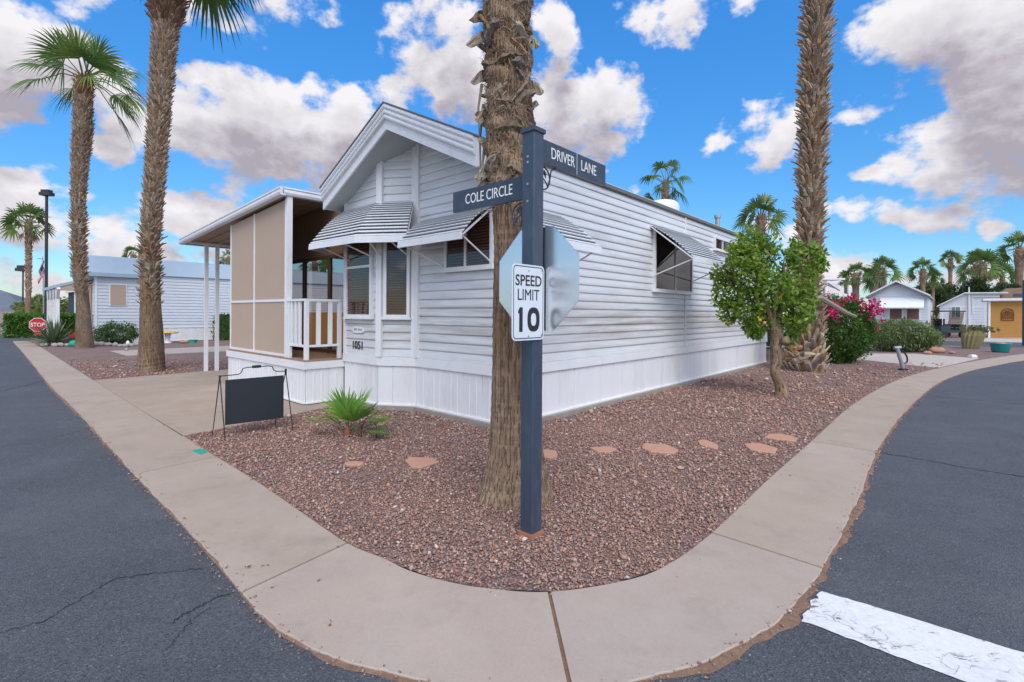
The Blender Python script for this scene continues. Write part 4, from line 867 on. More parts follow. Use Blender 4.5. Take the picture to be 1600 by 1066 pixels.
def plate(mb, poly, z0, z1, org, x, y, n):
    org, x, y, n = [np.array(v, float) for v in (org, x, y, n)]; k = len(poly)
    vs = [org+x*a+y*b+n*z0 for a, b in poly]+[org+x*a+y*b+n*z1 for a, b in poly]
    mb.add(vs, [tuple(range(k))[::-1], tuple(range(k, 2*k))]+[(i, (i+1) % k, k+(i+1) % k, k+i) for i in range(k)])
def ringplate(mb, po, pi, z, org, x, y, n):
    org, x, y, n = [np.array(v, float) for v in (org, x, y, n)]; k = len(po)
    vs = [org+x*a+y*b+n*z for a, b in po]+[org+x*a+y*b+n*z for a, b in pi]
    mb.add(vs, [(i, (i+1) % k, k+(i+1) % k, k+i) for i in range(k)])
so = (-.115, -ph-.006, 1.625); X, Y, NN = (1, 0, 0), (0, 0, 1), (0, -1, 0); SWd, SHt = .335, .51
mb = MB(); plate(mb, rrect(SWd, SHt, .035), 0, .004, so, X, Y, NN); ss = mb.build('speed_limit_sign', MAT['signwhite'], sp)
mb = MB(); ringplate(mb, rrect(SWd-.022, SHt-.022, .028), rrect(SWd-.034, SHt-.034, .023), .0048, so, X, Y, NN); mb.build('border', MAT['signblack'], ss)
S_ = lambda u, v: (so[0]+u, so[1]-.0052, so[2]+v)
text_obj('lettering', 'SPEED', .073, MAT['signblack'], ss, S_(0, .148), X, NN, width=.272, depth=.0006, bold=.0008)
text_obj('lettering', 'LIMIT', .073, MAT['signblack'], ss, S_(0, .052), X, NN, width=.225, depth=.0006)
# the numeral, built as thick strokes like highway numerals
mb = MB()
def strokering(cx, cz, w, h, t, n=40):
    po, pi = [], []
    for k in range(n):
        a = 2*math.pi*k/n; ca, sa = math.cos(a), math.sin(a); e = lambda v: math.copysign(abs(v)**.78, v)
        po.append((cx+w/2*e(ca), cz+h/2*e(sa))); pi.append((cx+(w/2-t)*e(ca), cz+(h/2-t*1.05)*e(sa)))
    return po, pi
po, pi = strokering(.052, -.115, .13, .165, .037); ringplate(mb, po, pi, .0050, so, X, Y, NN)
o_ = np.array(so)+np.array(NN)*.0050
one = [(-.062, -.197), (-.062, -.033), (-.092, -.033), (-.108, -.058), (-.108, -.075), (-.097, -.073), (-.097, -.197)]
mb.add([tuple(o_+np.array(X)*a+np.array(Y)*b) for a, b in one], [tuple(range(len(one)))])
mb.build('numeral', MAT['signblack'], ss)
for u, v in ((0, .215), (.14, .222), (0, -.228), (.14, -.222)): mb = MB(); plate(mb, [(u+.006*math.cos(a), v+.006*math.sin(a)) for a in np.linspace(0, 5.5, 8)], .004, .007, so, X, Y, NN); mb.build('rivet', MAT['chrome'], ss)
oo = (ph+.010, .015, 1.795); ow = .73/2/math.cos(math.pi/8)
octp = [(ow*math.cos(math.pi/8+k*math.pi/4), ow*math.sin(math.pi/8+k*math.pi/4)) for k in range(8)]
mb = MB(); plate(mb, octp, 0, .004, oo, (0, 1, 0), (0, 0, 1), (1, 0, 0)); st_ = mb.build('stop_sign', MAT['alu'], sp)
mb = MB(); plate(mb, [(a*.99, b*.99) for a, b in octp], .0045, .006, oo, (0, 1, 0), (0, 0, 1), (1, 0, 0)); mb.build('sign_face', MAT['red'], st_)
text_obj('lettering', 'STOP', .25, MAT['letter'], st_, (oo[0]+.007, oo[1], oo[2]), (0, 1, 0), (1, 0, 0), width=.6, depth=.0006)

# ================================================================== A-FRAME SIGN
af = thing('sandwich_board', 'blank dark panel hanging in a black wire A-frame beside the driveway', 'sign', (*G(395, 677), 0))
a, b, c, d = G(331.6, 680), G(352, 689), G(458, 673.6), G(429, 665)
def tz(p, q_, px, py): Y = (p[1]+q_[1])/2; return AT(px, py, Y)
TLp, TRp = tz(a, b, 343.5, 588), tz(c, d, 446.5, 580)
z0 = -.012; mb = MB(); R_ = .0065
fb = TRp; 
mb.tube([TLp, (*a, z0), (*d, z0), TRp], R_, 6); mb.tube([TLp, (*b, z0)], R_, 6); mb.tube([(*c, z0), TRp], R_, 6)
cc_ = np.array((*c, .0)); bb_ = np.array((*b, .0)); mb.tube([tuple(cc_), tuple(cc_*.55+bb_*.45)], R_, 6)
L_ = lambda t, dz: tuple(np.array(TLp)*(1-t)+np.array(TRp)*t+np.array((0, 0, dz)))
mb.tube([L_(0, 0), L_(.27, .005), L_(.31, .03), L_(.33, .075), L_(.40, .085), L_(.72, .085), L_(.78, .075), L_(.80, .03), L_(.85, .005), L_(1, 0)], R_, 6)
mb.tube([L_(1, .03), L_(1, -.05)], .014, 6); mb.tube([L_(0, .01), L_(0, -.03)], .011, 6)
mb.build('frame', MAT['black'], af, world=True)
mb = MB(); mb.tube([L_(.47, .088), L_(.60, .088)], .018, 8); mb.build('grip', MAT['black'], af, world=True)
dirp = unit(np.array(TRp)-np.array(TLp)); nrmp = unit(np.cross(dirp, (0, 0, 1)))
if nrmp[1] > 0: nrmp = -nrmp
fwd = nrmp*.02
p1 = np.array(L_(.07, -.05))+fwd; p2 = np.array(L_(.955, -.05))+fwd; hgt = .555
mb = MB(); vs = [p1, p2, p2-(0, 0, hgt+.01), p1-(0, 0, hgt)]; vs = [tuple(v) for v in vs]+[tuple(v+nrmp*.012) for v in vs]
mb.add(vs, [(0, 1, 2, 3), (7, 6, 5, 4), (0, 4, 5, 1), (1, 5, 6, 2), (2, 6, 7, 3), (3, 7, 4, 0)]); mb.build('panel', MAT['panelblack'], af, world=True)
for t in (.26, .84): mb = MB(); mb.tube([L_(t, .0), tuple(np.array(L_(t, -.055))+fwd)], .004, 6); mb.build('hook', MAT['chrome'], af, world=True)

# teal mark painted over a small cover in the walk
tp = [G(*p) for p in ((300, 705), (313, 701.5), (327, 705.5), (314, 710.5))]
mb = MB(); mb.prism(tp, .0, .005); setp(mb.build('utility_cover', MAT['teal']), 'small square cover painted teal at the inner edge of the left sidewalk', 'utility cover')
# hoop
hc = G(571, 683)
mb = MB(); hp = [(hc[0]-.05, hc[1], -.02), (hc[0]-.05, hc[1], .12)]+[(hc[0]+.045-.095*math.cos(a), hc[1], .12+.07*math.sin(a)) for a in np.linspace(.2, 2.9, 9)]+[(hc[0]+.14, hc[1]-.02, .1), (hc[0]+.15, hc[1]-.02, -.02)]
mb.tube(hp, .006, 6); setp(mb.build('wire_hoop', MAT['black']), 'small black wire hoop stuck in the gravel by the young fan palm', 'wire hoop')

# ================================================================== PALMS
def col(base, j=.12, rr=random): k = 1+rr.uniform(-j, j); return tuple(max(0, c*k*(1+rr.uniform(-.05, .05))) for c in base)
GREENS = [(.10, .175, .036), (.08, .15, .036), (.135, .205, .045), (.09, .14, .05), (.16, .21, .06)]
def fan_leaf(mb, base, d, pet, L, rr, nseg=24, spread=1.9, droop=.35, sec=4, greens=GREENS, up=(0, 0, 1), petr=.012, splitcol=None, wk=1.0, roll=0.0):
    d = unit(d); upv = np.array(up, float); s = np.cross(d, upv); s = unit(s) if np.linalg.norm(s) > .05 else np.array((1., 0, 0)); nrm = np.cross(s, d)
    if roll: s, nrm = s*math.cos(roll)+nrm*math.sin(roll), nrm*math.cos(roll)-s*math.sin(roll)
    base = np.array(base, float); hub = base+d*pet; hub = hub-np.array((0, 0, 1.))*pet*pet*droop*.25*np.linalg.norm(d[:2])
    mid = base+d*pet*.5+nrm*pet*.03
    mb.tube([base, mid, hub], [petr*1.5, petr, petr*.8], 4, col=(.13, .15, .05))
    d2 = unit(hub-mid); g0 = rr.choice(greens)
    for k in range(nseg):
        a = (k+.5)/nseg*2-1; phi = a*spread+rr.uniform(-.03, .03); ln = L*(.72+.28*math.cos(phi*.8))*rr.uniform(.9, 1.08)
        dd = unit(math.cos(phi)*d2+math.sin(phi)*s+nrm*(.22*abs(math.sin(phi))+rr.uniform(-.06, .06)))
        side = unit(np.cross(dd, nrm)); w0 = ln*spread/nseg*.95*wk
        cg_ = col(g0, .2, rr); vs = []
        for i in range(sec+1):
            t = i/sec; p = hub+dd*ln*t; p = p-np.array((0, 0, 1.))*(droop*ln*max(0, t-.25)**2*1.5)
            w = w0*(.12+1.5*t if t < .5 else (.87*(1-t)/.5+.02))
            fold = nrm*w*.35*(1 if k % 2 else -1)
            vs += [tuple(p-side*w+fold*.0), tuple(p+side*w+fold)]
        mb.add(vs, [(2*i, 2*i+1, 2*i+3, 2*i+2) for i in range(sec)], 0, cg_)
def crown(rr, n=26, pet=.9, L=.9, nseg=24, sec=4, elmax=80, elmin=-45, droop=.45, dead=0, petr=.014):
    mb = MB()
    for i in range(n):
        t = (i+.5)/n; el = rad(elmax+(elmin-elmax)*t**1.1+rr.uniform(-9, 9)); az = i*2.39996+rr.uniform(-.3, .3)
        d = (math.cos(el)*math.cos(az), math.cos(el)*math.sin(az), math.sin(el))
        fan_leaf(mb, (.06*math.cos(az), .06*math.sin(az), .05-.3*t), d, pet*rr.uniform(.8, 1.15), L*rr.uniform(.85, 1.12), rr, nseg, 1.85, droop*(1+.5*t), sec, petr=petr, roll=rad(rr.uniform(-75, 75)), wk=.72)
    for i in range(dead):
        az = i*2.4; d = (.35*math.cos(az), .35*math.sin(az), -.95)
        fan_leaf(mb, (.1*math.cos(az), .1*math.sin(az), -.35), d, pet*.6, L*.8, rr, 10, 1.0, .2, 2, greens=[(.22, .15, .08), (.28, .2, .12)], petr=petr)
    return mb
def trunk_mesh(path, rr, n=40, rows=120, amp=.012, cols=((.17, .125, .085), (.25, .19, .13)), ring=.0, vert=.0, lobes=3, shag=None):
    """path: list of (dx,dy,z,r); returns MB (smooth tube with noise)"""
    P = spline(path, max(2, rows//(len(path)-1))); mb = MB(); vs = []; cs = []; m = len(P)
    ph = [rr.uniform(0, 6) for _ in range(8)]
    for i, p in enumerate(P):
        for k in range(n):
            a = 2*math.pi*k/n; z = p[2]
            q_ = p[3]*(1+.03*math.sin(lobes*a+ph[0]+z*.7))+amp*(math.sin(5*a+ph[1]+z*3.1)*.5+math.sin(9*a+z*7+ph[2])*.4)+ring*math.sin(z*62+math.sin(2*a+ph[3])*1.5+math.sin(z*9)*2)+vert*math.sin(a*41+2*math.sin(z*3+ph[4])+math.sin(z*11+a*3))
            if shag and z > shag:
                k_ = min(1, (z-shag)/.2); q_ += k_*(.016+.022*math.sin(z*11+2.5*math.sin(a+z*2.1))*math.sin(2*a+z*4.3)+.012*math.sin(z*27+3*a)+rr.uniform(-.005, .005))
            vs.append((p[0]+q_*math.cos(a), p[1]+q_*math.sin(a), z))
            t = .5+.25*math.sin(z*2.3+ph[5]+a)+.25*math.sin(z*5.7+a*2+ph[6]); cs.append(tuple(cols[0][j]*(1-t)+cols[1][j]*t for j in range(3)))
    fs = [(i*n+k, i*n+(k+1) % n, (i+1)*n+(k+1) % n, (i+1)*n+k) for i in range(m-1) for k in range(n)]
    mb.v = vs; mb.c = cs; mb.f = fs; mb.mi = [0]*len(fs); return mb
BOOTC = [(.28, .20, .135), (.35, .275, .20), (.20, .13, .08), (.38, .30, .225), (.27, .165, .095), (.25, .195, .15), (.36, .22, .12), (.31, .255, .205)]
def boots(path, z0, z1, rr, dz=.075, per=13, w=.095, l=.17, out=38, t=.03, curl=.0, cols=BOOTC, jz=.6, splitp=.5, lk=None):
    P = np.array(spline(path, 30)); mb = MB(); z = z0; row = 0
    while z < z1:
        for k in range(per):
            zz = z+rr.uniform(-jz, jz)*dz; i = int(np.clip(np.searchsorted(P[:, 2], zz), 1, len(P)-1)); f = (zz-P[i-1, 2])/max(1e-6, P[i, 2]-P[i-1, 2]); p = P[i-1]*(1-f)+P[i]*f
            a = 2*math.pi*(k+.5*(row % 2))/per+rr.uniform(-.18, .18)*(1+jz); ra = np.array((math.cos(a), math.sin(a), 0)); ta = np.array((-math.sin(a), math.cos(a), 0))
            sc = (lk(zz) if lk else 1.0)
            o = rad(out+rr.uniform(-16, 16)); ll = l*sc*rr.uniform(.7, 1.25); ww = w*sc*rr.uniform(.75, 1.2)/2; lean = rr.uniform(-.35, .35)
            ax = unit(ra*math.sin(o)+np.array((0, 0, 1))*math.cos(o)+ta*lean); nn = unit(np.cross(ta, ax)); nn = nn if np.dot(nn, ra) > 0 else -nn
            b = np.array((p[0], p[1], zz))+ra*(p[3]*.93); cb = col(rr.choice(cols), .22, rr); tt = t*sc/2
            m_ = b+ax*ll*.55; e_ = b+ax*ll+ra*curl*ll; w2 = ww*.82; w3 = ww*rr.uniform(.35, .6)
            tip2 = rr.uniform(-.02, .02)
            vs = [b-ta*ww-nn*tt, b+ta*ww-nn*tt, b+ta*ww*.8+nn*tt, b-ta*ww*.8+nn*tt, m_-ta*w2-nn*tt, m_+ta*w2-nn*tt, m_+ta*w2*.75+nn*tt, m_-ta*w2*.75+nn*tt,
                  e_-ta*w3-nn*tt*.5, e_+ta*w3-nn*tt*.5+ax*tip2, e_+ta*w3*.8+nn*tt*.6+ax*tip2, e_-ta*w3*.8+nn*tt*.6]
            fs = [(0, 1, 5, 4), (1, 2, 6, 5), (2, 3, 7, 6), (3, 0, 4, 7), (4, 5, 9, 8), (5, 6, 10, 9), (6, 7, 11, 10), (7, 4, 8, 11), (8, 9, 10, 11)]
            n0 = len(mb.v); mb.add(vs, fs, 0, cb)
            dk = tuple(c*1.25 for c in cb)
            for q_ in (8, 9, 10, 11): mb.c[n0+q_] = dk
        z += dz; row += 1
    return mb
def place(mbx, dx, dy, dz):
    v = np.array(mbx.v)+np.array((dx, dy, dz)); mbx.v = v.tolist(); return mbx
# --- foreground palm, close behind the sign post
rr = random.Random(101); fp = G(806, 796); fpb = (fp[0], fp[1]+.28)
pf = thing('palm_tree', 'palm right behind the blue sign post, trunk smooth below and shaggy above', 'palm tree', (fpb[0], fpb[1], 0))
path = [(.0, 0, -.08, .335), (.0, 0, .06, .308), (0, 0, .16, .272), (-.0, 0, .42, .222), (-.004, 0, .8, .196), (-.012, .0, 1.5, .180), (-.02, .0, 2.1, .172), (-.045, .01, 2.6, .168), (-.075, .02, 3.2, .168), (-.10, .03, 4.0, .172), (-.10, .05, 5.5, .2), (-.08, .05, 8.0, .18)]
mb = trunk_mesh(path, rr, 200, 420, .006, ((.235, .155, .10), (.35, .245, .165)), ring=.0022, vert=.0034, shag=2.5)
tr_ = mb.build('trunk', MAT['palmtrunk'], pf, smooth=True)
# shag: fibre mat swellings, wide curled leaf-base straps, hair
P_ = np.array(spline(path, 40))
def at_z(z): i = int(np.clip(np.searchsorted(P_[:, 2], z), 1, len(P_)-1)); f = (z-P_[i-1, 2])/(P_[i, 2]-P_[i-1, 2]); return P_[i-1]*(1-f)+P_[i]*f
def strap(mb, z, a0, da, w, lift, slope, cb, curl=0.0, off=.0, n=9):
    st = []
    for i in range(n+1):
        t = i/n; a = a0+da*t; p = at_z(min(z+slope*t, 7.9)); bulge = off+lift*math.sin(math.pi*t)**.7+curl*t**3
        ra = np.array((math.cos(a), math.sin(a), 0)); c0 = np.array((p[0], p[1], z+slope*t-curl*.8*t**3)); ww = w*(.35+.65*math.sin(math.pi*min(1, .12+t*.85)))
        r1 = p[3]+bulge; th = .012
        lo = c0+ra*(r1-.012)-(0, 0, ww/2); hi = c0+ra*(r1+.012)+(0, 0, ww/2); midp = c0+ra*(r1+.022)
        st.append([tuple(lo), tuple(midp), tuple(hi), tuple(hi-ra*th), tuple(c0+ra*(r1-.004)), tuple(lo-ra*th)])
    n0 = len(mb.v); mb.sweep(None, st, 0, True, cb)
    for j in range(n0, len(mb.v)):
        k = .7+.5*rr.random(); mb.c[j] = tuple(x*k for x in mb.c[j]); mb.v[j] = tuple(x+rr.uniform(-.008, .008) for x in mb.v[j])
mb = MB(); z = 2.52
STC = [(.27, .22, .17), (.22, .165, .115), (.31, .255, .195), (.17, .115, .07), (.27, .175, .10), (.20, .16, .13)]
while z < 7.4:
    a0 = rr.uniform(0, 6.28)
    for k in range(3):          # each old leaf base clasps the trunk in a V
        aa = a0+k*2.09+rr.uniform(-.35, .35); cb = col(rr.choice(STC), .25, rr); w_ = rr.uniform(.05, .12); zz = z+rr.uniform(-.07, .07)
        strap(mb, zz, aa, rr.uniform(.6, 1.3), w_, rr.uniform(.0, .03), rr.uniform(.02, .30), cb, curl=rr.choice((0, 0, 0, .04, .09)), off=rr.uniform(-.005, .02), n=13)
        strap(mb, zz, aa, -rr.uniform(.6, 1.3), w_, rr.uniform(.0, .03), rr.uniform(.02, .30), cb, curl=rr.choice((0, 0, 0, .04, .09)), off=rr.uniform(-.005, .02), n=13)
    z += .125
# the outline pieces one sees in the photo: curled stubs standing off on both sides
for z, a, da, w, cu in ((2.70, 2.6, .9, .10, .16), (2.82, 2.8, .8, .06, .14), (3.27, 3.0, .7, .08, .12), (3.62, 2.7, .8, .09, .13), (3.95, 2.9, .6, .08, .16), (4.15, 2.6, .8, .09, .12), (3.55, .6, -.8, .09, .12), (3.15, .4, -.7, .08, .1), (3.9, .3, -.8, .08, .12)):
    strap(mb, z, a, da, w, .02, -.05, col(rr.choice(STC[:3]), .15, rr), curl=cu, off=.01)
mb.build('leaf_base', MAT['bark'], tr_)
mb = MB()
for i in range(5200):
    z = rr.uniform(2.42, 5.2); a = rr.uniform(0, 6.28); p = at_z(z); ra = np.array((math.cos(a), math.sin(a), 0)); ta = np.array((-math.sin(a), math.cos(a), 0))
    b = np.array((p[0], p[1], z))+ra*(p[3]+rr.uniform(-.005, .02)); ln = rr.uniform(.04, .12); dv = unit(ta*rr.uniform(-1, 1)+np.array((0, 0, rr.uniform(-1, .7)))+ra*rr.uniform(.0, .35)); q1 = b+dv*ln*.5+ra*.008; q2 = b+dv*ln+np.array((0, 0, -.25*ln))+ra*rr.uniform(0, .02)
    s_ = unit(np.cross(dv, ra))*rr.uniform(.0012, .003); cb = col(rr.choice([(.30, .19, .11), (.38, .26, .16), (.20, .12, .07), (.36, .29, .22)]), .25, rr)
    mb.add([b-s_, b+s_, q1+s_, q1-s_, q2], [(0, 1, 2, 3), (3, 2, 4)], 0, cb)
for (z, a, ln) in ((2.98, 3.05, .62), (3.35, 2.95, .75), (3.5, 3.2, .5)):     # hanging fibre strands on the left
    p = at_z(z); ra = np.array((math.cos(a), math.sin(a), 0)); b = np.array((p[0], p[1], z))+ra*(p[3]+.05)
    mb.tube([b, b+ra*.03-(0, 0, ln*.4), b+ra*.02-(0, 0, ln)], [.014, .010, .003], 5, col=(.27, .22, .17))
mb.build('fibre', MAT['bark'], tr_)
cr = place(crown(random.Random(5), 30, 1.0, .95, 18, 3), -.08, .05, 8.05); cr.build('crown', MAT['palmleaf'], pf)
# --- second palm: tall one left of the driveway
rr = random.Random(77); b2_ = G(236, 579.5)
pm = thing('palm_tree', 'tall palm with flared smooth base on the gravel beside the concrete driveway', 'palm tree', (*b2_, 0))
K = 12.72/F
path = [(-.02, 0, -.1, .34), (-.01, 0, .12, .31), (0, 0, .6, .275), (-.02, 0, 1.4, .24), (-.03, 0, 2.4, .20), (-.02, 0, 3.6, .185), (.08, 0, 5.0, .195), (.16, 0, 6.5, .21), (.24, 0, 7.6, .23), (.30, 0, 8.6, .25), (.36, .03, 9.6, .31), (.42, .05, 10.8, .30), (.44, .05, 12.1, .2)]
trunk_mesh(path, rr, 60, 240, .008, ((.20, .13, .08), (.27, .19, .125)), ring=.004, vert=.002).build('trunk', MAT['palmtrunk'], pm, smooth=True)
tk = pm.children[0] if pm.children else None
bt = boots(path, 1.75, 3.7, rr, .11, 11, .12, .17, 30, .03, .25, lk=lambda z: min(1, .65+(z-1.75)*.4))
bt2 = boots(path, 3.6, 9.2, rr, .062, 18, .06, .14, 28, .024, .06); n0 = len(bt.v); bt.add(bt2.v, bt2.f, 0); bt.c[n0:] = bt2.c
bt3 = boots(path, 9.0, 11.4, rr, .07, 17, .09, .24, 30, .03, .1, cols=[(.13, .07, .045), (.17, .09, .05), (.22, .13, .08)]); n0 = len(bt.v); bt.add(bt3.v, bt3.f, 0); bt.c[n0:] = bt3.c
bt.build('boots', MAT['bark'], pm)
place(crown(random.Random(9), 34, 1.1, 1.15, 26, 4, elmin=-40), .44, .05, 12.2).build('crown', MAT['palmleaf'], pm)
# --- third palm: farther left
rr = random.Random(33); b1_ = G(127, 543.5)
pl_ = thing('palm_tree', 'palm with swaying wind blown fronds by the river stones at the neighbouring home', 'palm tree', (*b1_, 0))
q1 = b1_[1]/F
path = [(.15, 0, -.1, .34), (.12, 0, .5, .29), (.05, 0, 1.8, .225), (-.08, 0, 3.2, .205), (-.12, 0, 4.2, .205), (-.15, 0, 6.2, .22), (-.1, 0, 7.6, .26), (-.0, 0, 9.0, .31), (.02, 0, 10.0, .30), (.05, 0, 10.7, .25), (.05, 0, 11.4, .15)]
trunk_mesh(path, rr, 48, 200, .008, ((.18, .125, .085), (.25, .18, .125)), ring=.005).build('trunk', MAT['palmtrunk'], pl_, smooth=True)
bt = boots(path, 2.3, 5.6, rr, .12, 12, .13, .18, 30, .035, .2, lk=lambda z: min(1, .6+(z-2.3)*.4))
bt2 = boots(path, 5.4, 10.6, rr, .085, 17, .08, .15, 28, .03, .06); n0 = len(bt.v); bt.add(bt2.v, bt2.f, 0); bt.c[n0:] = bt2.c
bt3 = boots(path, 10.6, 11.3, rr, .1, 14, .10, .3, 25, .03, cols=[(.33, .15, .07), (.26, .12, .06), (.2, .1, .05)]); n0 = len(bt.v); bt.add(bt3.v, bt3.f, 0); bt.c[n0:] = bt3.c
bt.build('boots', MAT['bark'], pl_)
rc = random.Random(14); mb = MB()
LEAVES = [  # image-plane angle (deg, 0=right, 90=up), depth lean, petiole, blade
 (142, .15, 1.35, 1.55), (100, -.1, .95, 1.5), (85, .5, .8, 1.2), (170, -.05, 1.75, 1.35), (205, .2, .7, 1.1), (48, -.2, .95, 1.25), (30, .25, 1.3, 1.3), (12, -.1, 1.3, 1.35), (-8, .2, 1.6, 1.2), (-38, -.1, 1.7, 1.3), (-20, .4, 1.1, 1.2),
 (65, .7, .8, 1.1), (120, .7, .9, 1.2), (75, -.7, .8, 1.2), (110, -.8, .9, 1.2), (20, .9, 1.2, 1.2), (-5, -.9, 1.2, 1.2), (185, .9, 1.1, 1.1), (160, -.9, 1.2, 1.2), (-30, .9, 1.3, 1.1), (40, -.6, .9, 1.2), (55, .2, .7, 1.15)]
for an, dp, pt, bl in LEAVES:
    d = (math.cos(rad(an)), dp, math.sin(rad(an))); fan_leaf(mb, (.05, 0, 11.35), d, pt, bl*(1.15 if 40 < an < 145 else 1), rc, 26, 1.45, .28 if 40 < an < 145 else .5, 5, petr=.022, roll=rad((70 if 40 < an < 145 else 35)*rc.choice((-1, 1))), wk=.62)
mb.build('crown', MAT['palmleaf'], pl_)
# --- right palm with big rough boots
rr = random.Random(55); b3_ = G(1268, 580); b3_ = (b3_[0], b3_[1]+.25)
pr_ = thing('palm_tree', 'thick palm trunk covered in rough grey leaf stubs behind the citrus tree on the right', 'palm tree', (*b3_, 0))
path = [(-.02, 0, -.1, .46), (-.02, 0, .4, .40), (-.06, 0, 1.0, .38), (.0, 0, 1.7, .30), (.05, 0, 2.6, .26), (.08, 0, 3.6, .265), (.10, 0, 5.0, .28), (.15, 0, 7.0, .29), (.2, 0, 8.6, .30), (.25, 0, 10.2, .30), (.3, 0, 12.4, .30), (.35, 0, 14.6, .25)]
trunk_mesh(path, rr, 48, 200, .01, ((.14, .09, .06), (.2, .14, .09)), ring=.0).build('trunk', MAT['palmtrunk'], pr_, smooth=True)
RC = [(.37, .285, .21), (.44, .345, .255), (.29, .205, .14), (.23, .145, .085), (.40, .245, .125), (.33, .27, .21), (.47, .36, .25)]
bt = boots(path, 1.5, 13.8, rr, .10, 14, .09, .22, 33, .035, .2, cols=RC, jz=2.2)
bt2 = boots(path, -.05, 1.8, rr, .11, 15, .15, .33, 34, .04, -.05, cols=RC+[(.44, .26, .12), (.22, .2, .19)], jz=1.0); n0 = len(bt.v); bt.add(bt2.v, bt2.f, 0); bt.c[n0:] = bt2.c
bt.build('boots', MAT['bark'], pr_)
mb = MB()
for i in range(26):
    z = rr.uniform(.05, 1.6); a = rr.uniform(0, 6.28); P_ = np.array(spline(path, 40)); strap(mb, z, a, rr.choice((-1, 1))*rr.uniform(.5, 1.1), rr.uniform(.10, .2), .04, rr.uniform(-.25, .25), col(rr.choice(RC), .2, rr), curl=rr.uniform(0, .08), off=.05)
mb.tube([(-.3, -.45, 1.98), (.1, -.5, 2.02), (.75, -.55, 1.62), (1.05, -.5, 1.52)], [.07, .08, .06, .04], 7, col=(.26, .22, .18))
mb.build('leaf_base', MAT['bark'], pr_)
place(crown(random.Random(21), 30, 1.2, 1.2, 18, 3), .35, 0, 14.6).build('crown', MAT['palmleaf'], pr_)
# --- young fan palm in the gravel
rr = random.Random(6); b_ = G(543, 681)
yp = thing('fan_palm', 'young bright green fan palm in the gravel in front of the skirting', 'fan palm', (*b_, 0))
mb = MB(); YG = [(.20, .36, .045), (.17, .31, .045), (.14, .27, .055)]
for an, dp, pt, bl in ((92, -.15, .22, .42), (70, .25, .24, .42), (112, .3, .22, .40), (155, -.1, .22, .38), (35, -.1, .30, .36), (55, -.5, .2, .36), (80, -.45, .16, .34), (20, .5, .26, .34), (130, -.5, .16, .3), (8, -.35, .34, .28)):
    d = (math.cos(rad(an)), dp, math.sin(rad(an))); fan_leaf(mb, (.01, 0, .05), d, pt, bl, rr, 22, 1.25 if an not in (155, 35) else .5, .12, 4, greens=YG, petr=.006, wk=.75)
for an, dp, pt, bl in ((62, 0, .18, .28), (24, -.3, .22, .28)):
    d = (math.cos(rad(an)), dp, math.sin(rad(an))); fan_leaf(mb, (.13, .12, .06), d, pt, bl, rr, 18, 1.3, .15, 3, greens=YG, petr=.005, wk=.75)
mb.build('fronds', MAT['palmleaf'], yp)
mb = MB(); mb.tube([(0, 0, -.05), (0, 0, .06), (.01, 0, .13)], [.045, .04, .02], 10, col=(.26, .10, .05)); mb.tube([(.13, .12, -.05), (.13, .12, .06), (.135, .12, .12)], [.035, .03, .015], 10, col=(.26, .10, .05)); mb.build('stem', MAT['bark'], yp)

# ================================================================== LEAFY PLANTS
def leaf_cloud(P, size, cols, rng, upbias=.3, fold=.25, aspect=.55):
    n = len(P); d = rng.normal(0, 1, (n, 3)); d[:, 2] -= .25; d /= np.linalg.norm(d, axis=1)[:, None]
    u = rng.normal(0, 1, (n, 3)); u[:, 2] += upbias*3; s = np.cross(d, u); s /= np.linalg.norm(s, axis=1)[:, None]+1e-9; nn = np.cross(s, d)
    L = (size*rng.uniform(.65, 1.3, n))[:, None]; w = L*aspect/2
    a = P; b = P+d*L*.45+s*w+nn*L*fold*.3; c = P+d*L; e = P+d*L*.45-s*w+nn*L*fold*.3
    V = np.stack([a, b, c, e], 1).reshape(-1, 3); i = np.arange(n)*4
    Fc = np.vstack([np.c_[i, i+1, i+2], np.c_[i, i+2, i+3]]); C = np.repeat(cols, 4, 0); return V, Fc, C
def pick(rng, pal, w, n, j=.2):
    pal = np.array(pal); w = np.array(w, float); w /= w.sum(); return pal[rng.choice(len(pal), n, p=w)]*rng.uniform(1-j, 1+j, (n, 1))
# citrus tree
rng = np.random.default_rng(4); rr = random.Random(4); tb = G(1221, 619)
ct = thing('citrus_tree', 'small bushy citrus tree with a crooked pale barked trunk and a few yellow leaves', 'tree', (*tb, 0))
u_ = tb[1]/F; TP = lambda px, py, dy=0: ((px-1221)*u_, dy, H+(PY0-(py-(px-800)*.0058))*u_-0.0)
tpts = [TP(1221, 628), TP(1221, 617), TP(1219, 600, .02), TP(1212, 575, .02), TP(1213, 550, 0), TP(1211, 525, -.02), TP(1208, 507, 0)]
mb = MB(); mb.tube(spline(tpts, 18), list(np.interp(np.linspace(0, 1, 109), [0, .06, .15, .4, .7, .9, 1], [.185, .15, .125, .092, .098, .115, .105])), 40)
v = np.array(mb.v); ck = np.arange(len(v)) % 40; an_ = ck*2*math.pi/40; zz = v[:, 2]; bmp = .016*np.sin(5*an_+zz*6)*np.sin(zz*9+1)+.011*np.sin(9*an_-zz*14)+.008*np.sin(17*an_+zz*23)+RNG.normal(0, .0035, len(v)); v[:, 0] += np.cos(an_)*bmp+.016*np.sin(zz*12); v[:, 1] += np.sin(an_)*bmp; mb.v = v.tolist()
top = np.array(tpts[-1]); BR = []
